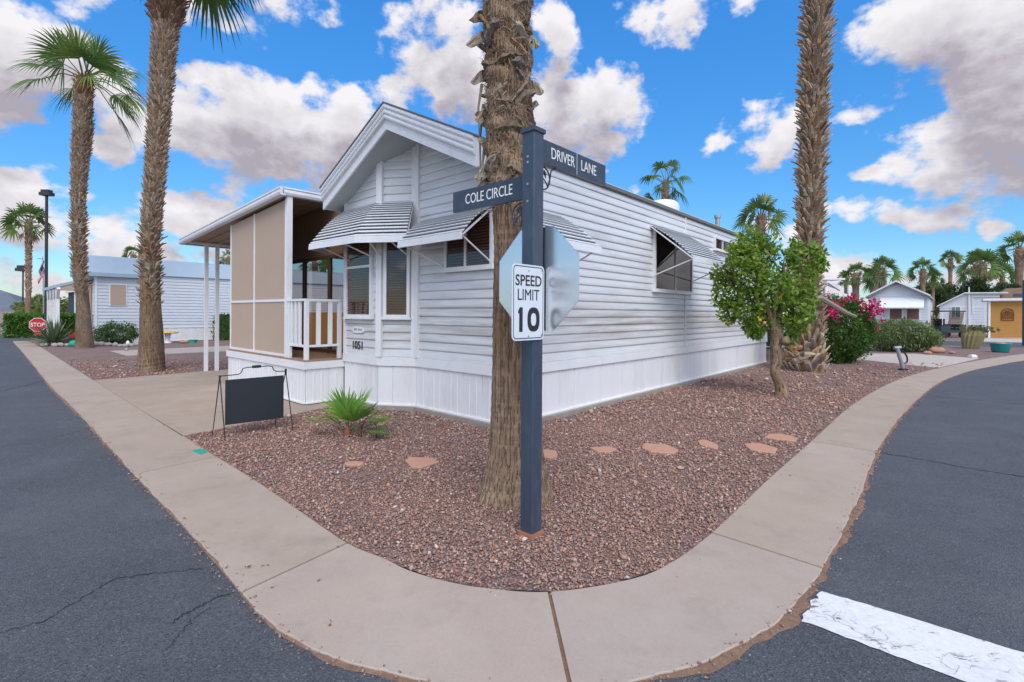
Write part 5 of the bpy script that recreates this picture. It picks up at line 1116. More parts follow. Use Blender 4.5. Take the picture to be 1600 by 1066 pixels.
for px, py, dy, r in ((1165, 430, -.2, .06), (1185, 395, .35, .05), (1238, 445, .1, .06), (1258, 400, -.1, .045), (1150, 470, .3, .05), (1270, 430, .35, .04), (1205, 420, -.45, .05), (1222, 470, .5, .05), (1135, 440, 0, .035)):
    e_ = np.array(TP(px, py, dy)); m1 = top*.6+e_*.4+np.array((rr.uniform(-.08, .08), rr.uniform(-.08, .08), .08)); mb.tube(spline([top-(0, 0, .05), m1, e_], 6), list(np.linspace(r, r*.3, 13)), 8); BR.append(e_)
    for q_ in range(3):
        f_ = e_+np.array((rr.uniform(-.35, .35), rr.uniform(-.3, .3), rr.uniform(-.1, .4))); mb.tube([m1*.3+e_*.7, (m1*.3+e_*.7+f_)/2+np.array((0, 0, .05)), f_], [r*.4, r*.3, r*.12], 6)
mb.tube([TP(1217, 533, -.1), TP(1222, 530, -.2)], [.08, .075], 12)
mb.build('trunk', MAT['trunk'], ct, smooth=True)
CL = []
for px, py, dy, r in ((1165, 425, 0, .42), (1145, 455, .1, .36), (1185, 400, .1, .34), (1200, 385, 0, .22), (1170, 375, 0, .22), (1195, 450, -.3, .38), (1150, 405, -.2, .3), (1215, 470, .2, .34), (1245, 440, 0, .36), (1262, 410, .1, .30), (1272, 395, 0, .18), (1235, 490, -.1, .34), (1258, 470, .2, .32), (1165, 480, -.1, .32), (1190, 500, .1, .26), (1172, 510, -.1, .16), (1140, 490, 0, .2), (1225, 515, .1, .22), (1248, 505, .1, .24), (1250, 385, .1, .16), (1135, 430, .2, .22), (1128, 470, 0, .14), (1150, 385, 0, .16), (1283, 415, .1, .14), (1240, 530, .1, .13), (1186, 515, .0, .10), (1230, 400, -.1, .14), (1178, 520, -.1, .1)):
    CL.append((np.array(TP(px, py, dy)), r))
PP = []
for c_, r in CL:
    n = int(4700*r*r)+90; d = rng.normal(0, 1, (n, 3)); d /= np.linalg.norm(d, axis=1)[:, None]; q_ = c_+d*(r*rng.uniform(.45, 1.12, n)**.7)[:, None]
    keep = (np.sin(q_[:, 0]*11+c_[0]*9)*np.sin(q_[:, 2]*12+1)*np.sin(q_[:, 1]*10+2)) > -.2; PP.append(q_[keep])
PP = np.vstack(PP); cols = pick(rng, [(.11, .19, .032), (.16, .25, .042), (.08, .15, .03), (.23, .31, .05), (.40, .35, .045), (.13, .20, .065)], [.34, .26, .2, .12, .015, .08], len(PP))
V, Fc, C = leaf_cloud(PP, .095, cols*np.array((1.38, 1.28, 1.15)), rng); mesh_obj('crown', V, Fc, C, MAT['leaf'], ct)
MAT['fruit'] = M_('citrus_fruit', (.60, .33, .03), .45)
for px, py, dy in ((1198, 467, -.45), (1170, 500, -.4), (1177, 504, -.4)):
    c_ = TP(px, py, dy); mb = MB(); mb.lathe([(0, c_[2]-.032), (.02, c_[2]-.026), (.031, c_[2]-.01), (.031, c_[2]+.01), (.02, c_[2]+.026), (0, c_[2]+.032)], c_[0], c_[1], 10); mb.build('fruit', MAT['fruit'], ct, smooth=True)
# generic bush
def bush(name, label, cat, base, rx, ry, h, n, size, pal, w, seed, lump=.16, z0=.0, flowers=None, group=None, stems=True, aspect=.55, upbias=.3):
    rng = np.random.default_rng(seed); t = thing(name, label, cat, (base[0], base[1], 0), group=group)
    d = rng.normal(0, 1, (n, 3)); d /= np.linalg.norm(d, axis=1)[:, None]; a = np.arctan2(d[:, 1], d[:, 0]); b = np.arcsin(d[:, 2])
    f = 1+lump*(np.sin(3*a+seed)*np.cos(2*b+1)+.7*np.sin(5*a+2*seed+3*b)+.5*np.sin(9*a+7*b+seed))
    q_ = d*(f*rng.uniform(.62, 1.05, n)**.6)[:, None]; P = q_*np.array((rx, ry, h/2))+np.array((0, 0, z0+h/2))
    keep = P[:, 2] > .0; P = P[keep]
    V, Fc, C = leaf_cloud(P, size, pick(rng, pal, w, len(P)), rng, upbias, aspect=aspect); mesh_obj('foliage', V, Fc, C, MAT['leaf'], t)
    if stems:
        mb = MB(); r_ = random.Random(seed)
        for i in range(9):
            az = r_.uniform(0, 6.28); e_ = (rx*.7*math.cos(az), ry*.7*math.sin(az), z0+h*r_.uniform(.4, .8)); mb.tube([(rx*.1*math.cos(az), ry*.1*math.sin(az), -.05), (e_[0]*.5, e_[1]*.5, e_[2]*.55), e_], [h*.018, h*.014, h*.006], 6)
        mb.build('stem', MAT['trunk'], t)
    if flowers:
        for (cx, cy, cz, rad_, k) in flowers:
            FP = np.array((cx, cy, cz))+rng.normal(0, rad_, (k, 3)); V, Fc, C = leaf_cloud(FP, size*.9, pick(rng, [(.62, .008, .15), (.70, .02, .22), (.52, .008, .08)], [.5, .3, .2], len(FP)), rng, aspect=.8); mesh_obj('blossom', V, Fc, C, MAT['petal'], t)
    return t
bb = G(1332, 570); bb = (bb[0], bb[1]+.7); ub = (bb[1]-.6)/F
BF = lambda px, py, r, k, dy=-.75: ((px-1332)*ub, dy, H+(493-py)*ub, r, k)
bush('bougainvillea_bush', 'rounded bougainvillea with clusters of magenta flowers beside the right palm', 'bush', bb, 1.02, .95, 2.15, 15000, .085, [(.06, .13, .026), (.09, .18, .033), (.042, .09, .024), (.14, .23, .045)], [.4, .3, .2, .1], 8, lump=.10,
     flowers=[BF(1365, 478, .10, 90), BF(1358, 486, .09, 70), BF(1371, 485, .06, 40), BF(1296, 487, .09, 70), BF(1303, 492, .06, 30), BF(1330, 464, .05, 34), BF(1320, 468, .04, 20), BF(1302, 474, .05, 26), BF(1311, 477, .04, 16), BF(1355, 480, .06, 30), BF(1290, 461, .05, 20), BF(1374, 501, .03, 16), BF(1317, 486, .03, 12), BF(1376, 484, .03, 14), BF(1345, 470, .05, 14), BF(1362, 470, .05, 24), BF(1340, 490, .04, 6), BF(1352, 497, .04, 10), BF(1288, 497, .04, 14), BF(1333, 508, .03, 6), BF(1368, 512, .04, 10), BF(1308, 505, .03, 8), BF(1345, 483, .04, 12)])
bush('shrub', 'low dark green shrub tucked behind the right flank of the bougainvillea', 'shrub', (bb[0]+1.15, bb[1]+1.3), .55, .5, 1.25, 2500, .09, [(.06, .12, .035), (.09, .15, .045)], [.6, .4], 18)
# ================================================================== BACKGROUND, LEFT
def lwall(mb, a, b, z0, z1, nrm, dz=.2, o0=.0, o1=.03, zcut=None):
    """simple lapped wall between two plan points, world/local frame"""
    a, b, n = np.array(a, float), np.array(b, float), np.array(nrm, float); prof = []; z = z0
    while z < z1-1e-3:
        zt = min(z+dz, z1); prof += [(o1, z), (o0+.006, zt-.012), (o0, zt-.01), (o0, zt)]; z = zt
    mb.sweep(None, [[(*(s+n*o), zz) for o, zz in prof] for s in (a, b)], 0, False)
NE = 26.2; no = RW(-.75, NE)
nh = thing('mobile_home', 'long white mobile home with a pale blue metal roof across the gravel on the left', 'mobile home', (no[0], no[1], 0), HROT)   # local x along R, y along L
NLn, NWd = 14.0, 4.4
mb = MB(); lwall(mb, (0, 0), (NLn, 0), .72, 3.45, (0, -1), .16); lwall(mb, (0, NWd), (0, 0), .72, 3.45, (-1, 0), .16); mb.box(.02, NLn, NWd-.05, NWd, 0, 3.4); mb.box(NLn-.05, NLn, .02, NWd-.06, 0, 3.4)
mb.build('wall', MAT['palesiding'], nh)
mb = MB(); skirting(mb, (0, 0), (NLn, 0), 0, .70, (0, -1), wide=.42); skirting(mb, (0, NWd), (0, 0), 0, .70, (-1, 0)); mb.build('skirting', MAT['skirt'], nh)
mb = MB(); mb.box(-.05, NLn, -.05, 0.0, .69, .73); mb.box(-.02, .08, -.045, .05, .73, 3.44); mb.build('trim', MAT['white'], nh)
mb = MB(); st = []
for r in (-.45, NLn+.3): st.append([(r, -.12, 3.40), (r, .35, 4.16), (r, NWd/2, 4.42), (r, NWd-.35, 4.16), (r, NWd+.12, 3.40), (r, NWd+.02, 3.36), (r, -.02, 3.36)])
mb.sweep(None, st, 0, True); nr = mb.build('roof', MAT['bluemetal'], nh)
mb = MB(); mb.box(-.40, 1.9, -.28, -.06, 3.22, 3.40); mb.build('eave_piece', MAT['bluemetal'], nr)
mb = MB(); mb.box(2.3, 2.75, .06, .10, 3.93, 3.955); mb.build('roof_vent', MAT['dark'], nr)
mb = MB(); mb.box(.52, 1.22, -.05, -.02, 1.80, 2.90); w_ = mb.build('window', MAT['white'], nh)
mb = MB(); mb.box(.57, 1.17, -.07, -.045, 1.85, 2.85); mb.build('shade', MAT['screen'], w_)
mb = MB(); mb.box(-.05, -.02, .25, 1.6, 1.35, 2.95); w_ = mb.build('window', MAT['white'], nh)
mb = MB(); mb.box(-.08, -.045, .30, 1.55, 1.40, 2.90); mb.build('shade', MAT['screen'], w_)
# porch of that home: lean-to roof, arched white posts
mb = MB(); st = [[(-1.4, .3, 2.75), (-.0, .3, 3.25), (0, .3, 3.12), (-1.4, .3, 2.62)], [(-1.4, NWd+1.6, 2.75), (0, NWd+1.6, 3.25), (0, NWd+1.6, 3.12), (-1.4, NWd+1.6, 2.62)]]; mb.sweep(None, st, 0, True)
mb.build('porch_roof', MAT['bluemetal'], nh)
for e0 in (.45, 1.55, 2.9, 4.2):
    mb = MB(); mb.box(-1.35, -1.21, e0, e0+.14, 0, 2.64); mb.bar((-1.28, e0+.07, 2.1), (-1.28, e0+.45, 2.6), .12, .1); mb.bar((-1.28, e0+.07, 2.1), (-1.28, e0-.3, 2.6), .12, .1); mb.build('porch_post', MAT['white'], nh)
mb = MB(); mb.box(-1.2, -.1, .33, .38, 2.5, 2.85); mb.box(-.45, -.1, .331, .379, .75, 2.5); mb.build('porch_screen', MAT['screen'], nh)
# dark structure behind the lamp
do = G(97, 527)
dk = thing('garden_shed', 'dark green canvas sided shed behind the lamp pole on the far left', 'shed', (do[0]-1.6, do[1]+2.6, 0), HROT)
mb = MB(); mb.box(0, 3.0, 0, .06, .05, 2.75); mb.box(0, .06, .06, 3, .05, 2.75); mb.build('wall', MAT['navy'], dk)
mb = MB(); mb.box(-.15, 3.2, -.15, 3.2, 2.76, 2.92); mb.build('roof', MAT['whitemetal'], dk)
mb = MB(); mb.box(-.02, .14, -.10, -.005, 0, 2.75); mb.box(1.0, 1.12, -.10, -.005, 0, 2.75); mb.build('post', MAT['white'], dk)

# stones along the bed
rr = random.Random(12)
def rock(px, py, w, h, label, mat='rock', group=None, cat='rock', name='rock', seed=0):
    r = random.Random(seed); c = G(px, py); u = c[1]/F; rx, rz_ = w*u/2, h*u
    mb = MB(); n, m = 12, 7; vs = []
    for i in range(m+1):
        t = math.pi*i/m
        for k in range(n):
            a = 2*math.pi*k/n; q_ = 1+.14*math.sin(3*a+seed)+.1*math.sin(5*a+2*t+seed*2)+r.uniform(-.05, .05); vs.append((c[0]+rx*q_*math.sin(t)*math.cos(a), c[1]+rx*.75*q_*math.sin(t)*math.sin(a)+rx*.5, rz_*.42+rz_*.6*q_*math.cos(t)))
    mb.add(vs, [(i*n+k, i*n+(k+1) % n, (i+1)*n+(k+1) % n, (i+1)*n+k) for i in range(m) for k in range(n)])
    o = mb.build(name, MAT[mat], None, smooth=True); setp(o, label, cat, group); return o
px = 66; k = 0
while px < 212:
    w = rr.uniform(8, 13)
    if not (118 < px < 140): rock(px, 541.5+rr.uniform(-1, 1)+(px-66)*.002, w, rr.uniform(4, 6.5), 'grey river stone edging the planting bed of the white neighbouring home', group='stones edging the neighbour bed', seed=k)
    px += w*.92; k += 1
rock(284, 536.5, 14, 4, 'flat pinkish stone at the foot of the neighbour skirting, right of the yellow table', 'redrock', seed=50)
rock(196, 548.5, 5, 4.5, 'pale round stone on the corner of the neighbour driveway', seed=51)
# agave / yucca
def spiky(name, label, cat, base, n, L, pal, seed, w=.05, el0=5, el1=85, group=None):
    r = random.Random(seed); mb = MB()
    for i in range(n):
        az = i*2.4+r.uniform(-.3, .3); el = rad(el0+(el1-el0)*((i+.5)/n)); d = np.array((math.cos(el)*math.cos(az), math.cos(el)*math.sin(az), math.sin(el))); s = np.array((-math.sin(az), math.cos(az), 0)); nn = np.cross(s, d)
        ll = L*r.uniform(.75, 1.1); st = []; c_ = col(r.choice(pal), .2, r)
        for t, ww in ((0, .8), (.35, 1), (.7, .6), (1, .03)):
            p = np.array((0, 0, .05))+d*ll*t-np.array((0, 0, 1))*(.12*ll*t*t*math.cos(el)); st.append([tuple(p-s*w*ww), tuple(p-nn*w*.25*ww), tuple(p+s*w*ww), tuple(p+nn*w*.2*ww)])
        mb.sweep(None, st, 0, True, c_)
    t = thing(name, label, cat, (base[0], base[1], 0), group=group); mb.build('leaves', MAT['leaf'], t); return t
YP = [(.20, .27, .15), (.16, .23, .12), (.24, .30, .18), (.13, .19, .10)]
spiky('yucca_plant', 'grey green spiky yucca in front of the cactus columns near the stop sign', 'yucca', G(84, 540), 90, 1.35, YP, 3, .045)
spiky('agave_plant', 'small blue grey agave at the foot of the leaning red board', 'agave', G(109, 540), 24, .55, [(.16, .26, .24)], 4, .05)
def cactus(px, py, hpx, rpx, label, seed):
    r = random.Random(seed); b = G(px, py); b = (b[0], b[1]+1.2); u = b[1]/F; mb = MB(); n = 26; Hh = hpx*u; R0 = rpx*u
    vs = []; prof = [(R0*.85, 0), (R0, Hh*.2), (R0*1.02, Hh*.6), (R0*.98, Hh*.88), (R0*.8, Hh*.96), (R0*.35, Hh)]
    for q_, z in prof:
        for k in range(n): a = 2*math.pi*k/n; rr_ = q_*(1+.10*(1 if k % 2 else -1)); vs.append((b[0]+rr_*math.cos(a), b[1]+rr_*math.sin(a), z))
    mb.add(vs, [(i*n+k, i*n+(k+1) % n, (i+1)*n+(k+1) % n, (i+1)*n+k) for i in range(len(prof)-1) for k in range(n)]+[tuple(range((len(prof)-1)*n, len(prof)*n))])
    setp(mb.build('cactus', MAT['cactus'], None), label, 'cactus', 'columnar cacti by the neighbour porch')
for i, (px, h, r, lb) in enumerate([(94, 74, 5, 'tallest ribbed column cactus behind the yucca'), (88, 46, 3.5, 'short column cactus leaning on the left of the tall one'), (102, 52, 3.2, 'thin mid height column cactus just right of the tall one'), (106, 66, 3.6, 'column cactus nearest the white arched porch post'), (117, 64, 3.6, 'column cactus under the porch arch beside the palm trunk')]):
    cactus(px, 537, h, r, lb, i)
# red board leaning, green box
b = G(116, 540); mb = MB(); mb.bar((b[0]-.55, b[1], .05), (b[0]+.35, b[1]+.3, .85), .08, .22); setp(mb.build('red_board', MAT['redboard'] if 'redboard' in MAT else MAT['red'], None), 'faded red board leaning against the left palm trunk', 'board')
b = G(116.5, 541.5); mb = MB(); mb.lathe([(.0, 0), (.16, 0), (.19, .1), (.16, .24), (.02, .28)], b[0], b[1], 14); setp(mb.build('green_pot', MAT['teal'], None, smooth=True), 'small bright green pot at the foot of the left palm trunk', 'pot')
b = G(299, 536); mb = MB(); mb.box(b[0]-.14, b[0]+.14, b[1], b[1]+.25, 0, .13); mb.box(b[0]-.16, b[0]+.16, b[1]-.02, b[1]+.27, .131, .155); setp(mb.build('utility_box', MAT['teal'], None), 'little green utility box at the neighbour skirting', 'utility box')
nb_ = G(185, 537); bush('shrub', 'round grey green shrub against the white neighbour skirting between the two left palms', 'shrub', (nb_[0], nb_[1]-.1), .98, .6, .98, 2600, .16, [(.10, .17, .07), (.07, .13, .05), (.15, .21, .09)], [.4, .4, .2], 22, upbias=1.0, aspect=.3)
nb_ = G(161, 538); bush('shrub', 'small pale upright succulent clump left of the round shrub by the neighbour wall', 'shrub', (nb_[0], nb_[1]), .3, .25, .55, 300, .14, [(.16, .24, .12)], [1], 23, aspect=.3)
b = G(184, 543); rock(199, 540, 5, 7, 'small white garden ornament stone standing in front of the shrub', 'white', cat='ornament', name='garden_ornament', seed=3)
# yellow table
b = G(262, 536); ty = thing('garden_table', 'yellow topped round table on a white pedestal by the neighbour wall', 'table', (b[0], b[1], 0)); u = b[1]/F
mb = MB(); mb.lathe([(0, 15*u), (13*u, 15*u), (15*u, 16*u), (14.5*u, 17.5*u), (5*u, 18.5*u), (0, 18.5*u)], 0, 0, 24); mb.build('tabletop', MAT['yellow'], ty, smooth=False)
mb = MB(); mb.lathe([(6*u, 0), (5.5*u, 1*u), (3*u, 5*u), (4.5*u, 15*u), (0, 15*u)], 0, 0, 16); mb.build('pedestal', MAT['white'], ty, smooth=True)
# hedges
def hedge(label, poly, h, n, seed, pal, size=.12):
    rng = np.random.default_rng(seed); P = np.array(poly); lo, hi = P.min(0), P.max(0); q_ = rng.uniform(lo, hi, (n*3, 2)); q_ = q_[inpoly(q_, poly)][:n]
    z = h*rng.uniform(0.02, 1, len(q_)); e = rng.random(len(q_)) < .35; z[e] = h-rng.uniform(0, .06, e.sum())
    k = rng.integers(0, len(P), len(q_)); tt = rng.random(len(q_))[:, None]; ed = P[k]*(1-tt)+P[(k+1) % len(P)]*tt; q_[~e] = ed[~e]+rng.normal(0, .04, (len(q_), 2))[~e]; V, Fc, C = leaf_cloud(np.c_[q_, z], size, pick(rng, pal, np.ones(len(pal)), len(q_)), rng)
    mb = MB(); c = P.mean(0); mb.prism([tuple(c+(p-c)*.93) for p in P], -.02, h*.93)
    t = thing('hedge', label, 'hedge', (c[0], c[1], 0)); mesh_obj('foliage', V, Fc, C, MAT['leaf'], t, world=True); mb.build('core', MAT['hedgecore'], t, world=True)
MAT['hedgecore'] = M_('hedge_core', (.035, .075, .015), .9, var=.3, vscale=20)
a, b = G(6, 528), G(66, 527.5); hedge('clipped bright green hedge across the side street behind the stop sign', [a, b, (b[0]+1.2, b[1]+2.5), (a[0]-1.5, a[1]+2.5)], 1.32, 5000, 2, [(.09, .19, .025), (.07, .16, .02), (.11, .22, .03)], .16)
a, b = G(334, 532.5), G(362, 531.5); hedge('dark green clipped hedge seen between the carport post and the screened porch', [a, b, (b[0]+2.4, b[1]+1), (b[0]+1.5, b[1]+1.8), (a[0], a[1]+.9)], 1.4, 2500, 3, [(.05, .11, .025), (.04, .085, .02)], .13)
b = G(5, 517); bush('shrub', 'yellow green bush at the far left edge beyond the clipped hedge', 'shrub', (b[0]-3, b[1]+8), 3.0, 2.5, 2.6, 2600, .35, [(.16, .20, .04), (.20, .20, .05), (.09, .14, .03)], [.5, .3, .2], 31)
b = G(4, 523); mb = MB(); mb.box(b[0]-1.5, b[0]+.9, b[1], b[1]+.2, 0, .55); 
for i in range(5): mb.box(b[0]-1.4+i*.5, b[0]-1.15+i*.5, b[1]-.05, b[1]+.25, 0, .75)
setp(mb.build('low_wall', MAT['concrete_foot'], None), 'low pale block wall at the left edge beyond the cross street', 'wall')
# lamps
def lamp(px, Y, ytop, wpx, label, base=(0, 0), two=False):
    c = AT(px, ytop, Y); u = Y/F; t = thing('street_lamp', label, 'street lamp', (c[0], c[1], 0), group=None); Hh = c[2]
    mb = MB(); mb.tube([(0, 0, 0), (0, 0, Hh)], [wpx*u/2*1.1, wpx*u/2*.9], 10); mb.lathe([(wpx*u, 0), (wpx*u, .1), (wpx*u*.6, .2)], 0, 0, 12); mb.build('pole', MAT['lampblack'], t)
    mb = MB(); mb.prism([(-8*u, -5*u), (8*u, -5*u), (8*u, 5*u), (-8*u, 5*u)], Hh, Hh+5*u); mb.prism([(-6*u, -4*u), (6*u, -4*u), (6*u, 4*u), (-6*u, 4*u)], Hh+5*u, Hh+9*u); mb.build('lamp_head', MAT['lampblack'], t)
lamp(73, 27.5, 306, 4.2, 'tall dark street lamp pole with a boxy head near the stop sign on the left')
lamp(36, 48, 424, 2.2, 'shorter looking dark lamp pole farther away beside the thin palm at far left')
# flag
c = AT(67, 401, 42); u = 42/F; t = thing('flagpole', 'flagpole with a drooping striped flag left of the dark lamp pole', 'flagpole', (c[0], c[1], 0))
mb = MB(); mb.tube([(.12, 0, 0), (0, 0, c[2])], [.05, .03], 8); mb.tube([(0, 0, c[2]-4*u), (-8*u, 0, c[2]-3*u)], .035, 6); mb.build('pole', MAT['chrome'], t)
MAT['flagcloth'] = M_('flag_cloth', (.5, .1, .1), .8, vcol=True, var=.03)
mb = MB(); n, m = 13, 10; zt_ = c[2]-4*u; vs = []; cs = []
for i in range(m+1):
    for j in range(n+1):
        s_ = i/m; v_ = j/n; x = (-1.0*s_*5-6*s_*v_+ (2.0*math.sin(s_*6+v_*3)*.3))*u; x = x+(6*v_)*u*.55
        vs.append((x+.25*0, .10*math.sin(v_*11+s_*2)*.8, zt_-(v_*26+s_*13)*u)); cs.append((.05, .055, .16) if (v_ < .50 and s_ < .45) else ((.50, .06, .09) if j % 2 == 0 else (.68, .62, .64)))
fs = []; vv = []; cc2 = []
for i in range(m):
    for j in range(n):
        id4 = [(i)*(n+1)+j, (i+1)*(n+1)+j, (i+1)*(n+1)+j+1, i*(n+1)+j+1]; b_ = len(vv); cq = (.05, .055, .16) if (j < 7 and i < 5) else ((.50, .06, .09) if j % 2 == 0 else (.68, .62, .64))
        vv += [vs[q_] for q_ in id4]; cc2 += [cq]*4; fs.append((b_, b_+1, b_+2, b_+3))
mb.v = vv; mb.c = cc2; mb.f = fs; mb.mi = [0]*len(fs); mb.build('flag', MAT['flagcloth'], t)
# stop sign far left
c = AT(59, 507.5, 27); u = 27/F; t = thing('stop_sign', 'red octagonal stop sign on a short post at the far left corner', 'stop sign', (c[0], c[1], 0))
zc_ = c[2]; mb = MB(); mb.tube([(0, .03, 0), (0, .03, zc_+.2)], .035, 8); mb.build('post', MAT['lampblack'], t)
Rr = 11.5*u; o8 = [(Rr*math.cos(math.pi/8+k*math.pi/4), Rr*math.sin(math.pi/8+k*math.pi/4)) for k in range(8)]; ax = unit((.93, .36, 0)); nx = (ax[1], -ax[0], 0)
ax2 = (ax[0], ax[1], 0)
mb = MB(); plate(mb, o8, -.01, .0, (0, 0, zc_), ax2, (0, 0, 1), nx); mb.build('sign_rim', MAT['letter'], t)
mb = MB(); plate(mb, [(a_*.93, b_*.93) for a_, b_ in o8], .002, .008, (0, 0, zc_), ax2, (0, 0, 1), nx); mb.build('sign_face', MAT['red'], t)
text_obj('lettering', 'STOP', Rr*.55, MAT['letter'], t, (nx[0]*.012, nx[1]*.012, zc_), ax2, nx, width=Rr*1.5, depth=.002, bold=.004)
mb = MB(); plate(mb, rrect(8.5*u, 4.5*u, .05), 0, .008, (0, 0, zc_-Rr-2.6*u), ax2, (0, 0, 1), nx); mb.build('sign_plate', MAT['red'], t)

# ================================================================== BACKGROUND PALMS
CROWNS = []
for sd_i, kw in enumerate((dict(n=22, pet=.55, L=.6, nseg=14, sec=3, elmin=-40, droop=.32), dict(n=18, pet=.6, L=.58, nseg=12, sec=3, elmin=-50, droop=.45), dict(n=24, pet=.5, L=.58, nseg=12, sec=3, elmin=-30, droop=.3, dead=4), dict(n=15, pet=.65, L=.6, nseg=16, sec=3, elmin=-45, droop=.6))):
    CROWNS.append(kw)
CM = {}
def bgpalm(px, Y, ycrown, spread, ybase, wpx, kind, label, group='palms on the skyline', seed=0, skirt=False, lean=0):
    rr = random.Random(seed*7+1); u = Y/F; top = AT(px, ycrown, Y); S = spread*u/2/1.05
    t = thing('palm_tree', label, 'palm tree', (top[0], top[1], 0), group=group)
    r = wpx*u/2; zt = top[2]; path = [(-lean*u, 0, -.05, r*1.35), (-lean*u, 0, zt*.06, r*1.05), (-lean*.5*u, 0, zt*.5, r*.95), (0, 0, zt*.85, r*1.05), (0, 0, zt-.1*S, r*1.0), (0, 0, zt+.1*S, r*.6)]
    trunk_mesh(path, rr, 12, 40, r*.06, ((.22, .14, .09), (.34, .23, .16))).build('trunk', MAT['palmtrunk'], t, smooth=True)
    bt = boots(path, zt*.8 if not skirt else zt*.35, zt-.12*S, rr, max(.14, r*.5), 8, r*.7, r*.8, 28, r*.22, cols=[(.34, .22, .14), (.26, .17, .11), (.4, .3, .22)]); bt.build('boots', MAT['bark'], t)
    if kind not in CM:
        o = crown(random.Random(200+kind), **CROWNS[kind]).build('crown', MAT['palmleaf'], t); CM[kind] = o
    else:
        o = CM[kind].copy(); COL.objects.link(o); o.parent = t
    o.location = (0, 0, zt); o.scale = (S, S, S); o.rotation_euler = (0, 0, rr.uniform(0, 6.28))
BP = [ # px, depth, crown base y, spread, base y, trunk width, kind, label
 (1040, 26, 284, 74, 530, 9, 3, 'palm rising behind the right end of the mobile home roof, highest of those behind it'),
 (1189, 28, 338, 76, 530, 12, 0, 'palm behind the mobile home just above the citrus tree'),
 (1337, 44, 428, 38, 530, 9, 0, 'short palm seen right above the magenta flowers'),
 (1322, 52, 433, 26, 530, 5, 1, 'small dark palm peeking out just left of the short one above the magenta flowers'),
 (1362, 50, 432, 30, 528, 5, 1, 'slim palm, left one of three close together left of the gabled white house'),
 (1369, 54, 428, 34, 528, 6, 2, 'middle palm of three close together left of the gabled white house'),
 (1378, 43, 424, 54, 530, 9, 0, 'thick trunked palm just left of the gable of the white house'),
 (1442, 46, 422, 42, 528, 7, 0, 'palm standing right behind the roof of the gabled white house'),
 (1458, 52, 434, 28, 528, 4, 1, 'thin short palm beside the right wall of the gabled white house'),
 (1485, 84, 404, 32, 528, 5, 2, 'tall thin palm in front of the dark trees between the two white houses'),
 (1527, 66, 414, 56, 528, 11, 0, 'stout palm with a wide crown above the white house with blue window'),
 (1537, 70, 412, 52, 528, 6, 2, 'leaning slender palm growing against the stout one'),
 (1566, 76, 428, 40, 528, 5, 2, 'thin palm left of the brown roof at the right edge'),
 (1593, 59, 388, 56, 530, 10, 0, 'tall palm cut by the right edge of the picture'),
 (45, 40, 345, 66, 520, 7, 2, 'tall slim palm with a ragged bulge at mid trunk, far left'),
 (208, 46, 398, 32, 520, 6, 0, 'palm crown showing over the blue roof beside the second palm trunk'),
 (357, 40, 402, 30, 520, 5, 1, 'palm crown half hidden between carport roof and screened porch'),
 (24, 90, 477, 13, 505, 2, 1, 'tiny distant palm at far left above the hedge, nearer the edge'),
 (27, 95, 479, 12, 505, 2, 0, 'tiny distant palm touching the right side of the one nearest the edge'),
 (62, 56, 470, 26, 510, 6, 2, 'stubby palm behind the flagpole base'),
 (69, 62, 470, 18, 510, 3, 1, 'small palm right of the flagpole base behind the dark lamp pole'),
 (37, 75, 482, 16, 505, 2, 0, 'small distant palm behind the thin lamp pole at far left'),
]
for i, (px, Y, yc, sp_, yb, w, k, lb) in enumerate(BP): bgpalm(px, Y, yc, sp_, yb, w, k, lb, seed=i, skirt=(i == 14))
# ragged bulge on the tall slim palm
# ================================================================== BACKGROUND, RIGHT
def bgtree(px, Y, ybot, ytop, wpx, label, seed, pal=((.05, .085, .03), (.07, .11, .04), (.035, .065, .025))):
    u = Y/F; b = AT(px, 520, Y); zt = AT(px, ytop, Y)[2]; rng = np.random.default_rng(seed); t = thing('leafy_tree', label, 'tree', (b[0], b[1], 0), group='dark trees on the right skyline')
    R = wpx*u/2; P = []
    for k in range(16):
        a = rng.uniform(0, 6.28); c = np.array((R*.72*rng.uniform(0, 1)**.5*math.cos(a), R*.6*math.sin(a), zt*rng.uniform(.42, .86))); q_ = R*rng.uniform(.24, .42); d = rng.normal(0, 1, (420, 3)); d /= np.linalg.norm(d, axis=1)[:, None]; P.append(c+d*(q_*rng.uniform(.5, 1.1, 420))[:, None])
    P = np.vstack(P); P = P[(P[:, 2] > .3)]; P[:, 2] = np.minimum(P[:, 2], zt)
    V, Fc, C = leaf_cloud(P, R*.11, pick(rng, pal, [1]*len(pal), len(P), .3), rng); mesh_obj('crown', V, Fc, C, MAT['leaf'], t)
    mb = MB(); mb.tube([(0, 0, -.05), (.1, 0, zt*.3), (0, .1, zt*.6)], [R*.08, R*.06, R*.03], 8)
    for k in range(5): a = rng.uniform(0, 6.28); mb.tube([(.1, 0, zt*.3), (R*.5*math.cos(a), R*.5*math.sin(a), zt*.65)], [R*.04, R*.015], 6)
    mb.build('trunk', MAT['trunk'], t)
for i, (px, Y, yt, w, lb) in enumerate([(1428, 60, 436, 62, 'dark evergreen tree directly behind the gabled white house'), (1462, 58, 444, 56, 'dark tree between the gabled house and the thin tall palm'), (1500, 66, 437, 70, 'broad dark tree behind the thin tall palm'), (1548, 64, 446, 46, 'low dark tree right of the stout palm'), (1583, 56, 434, 52, 'dark tree behind the brown roof at the right edge'), (1405, 64, 447, 40, 'small dark tree showing left of the gable ridge')]): bgtree(px, Y, 520, yt, w, lb, 300+i)
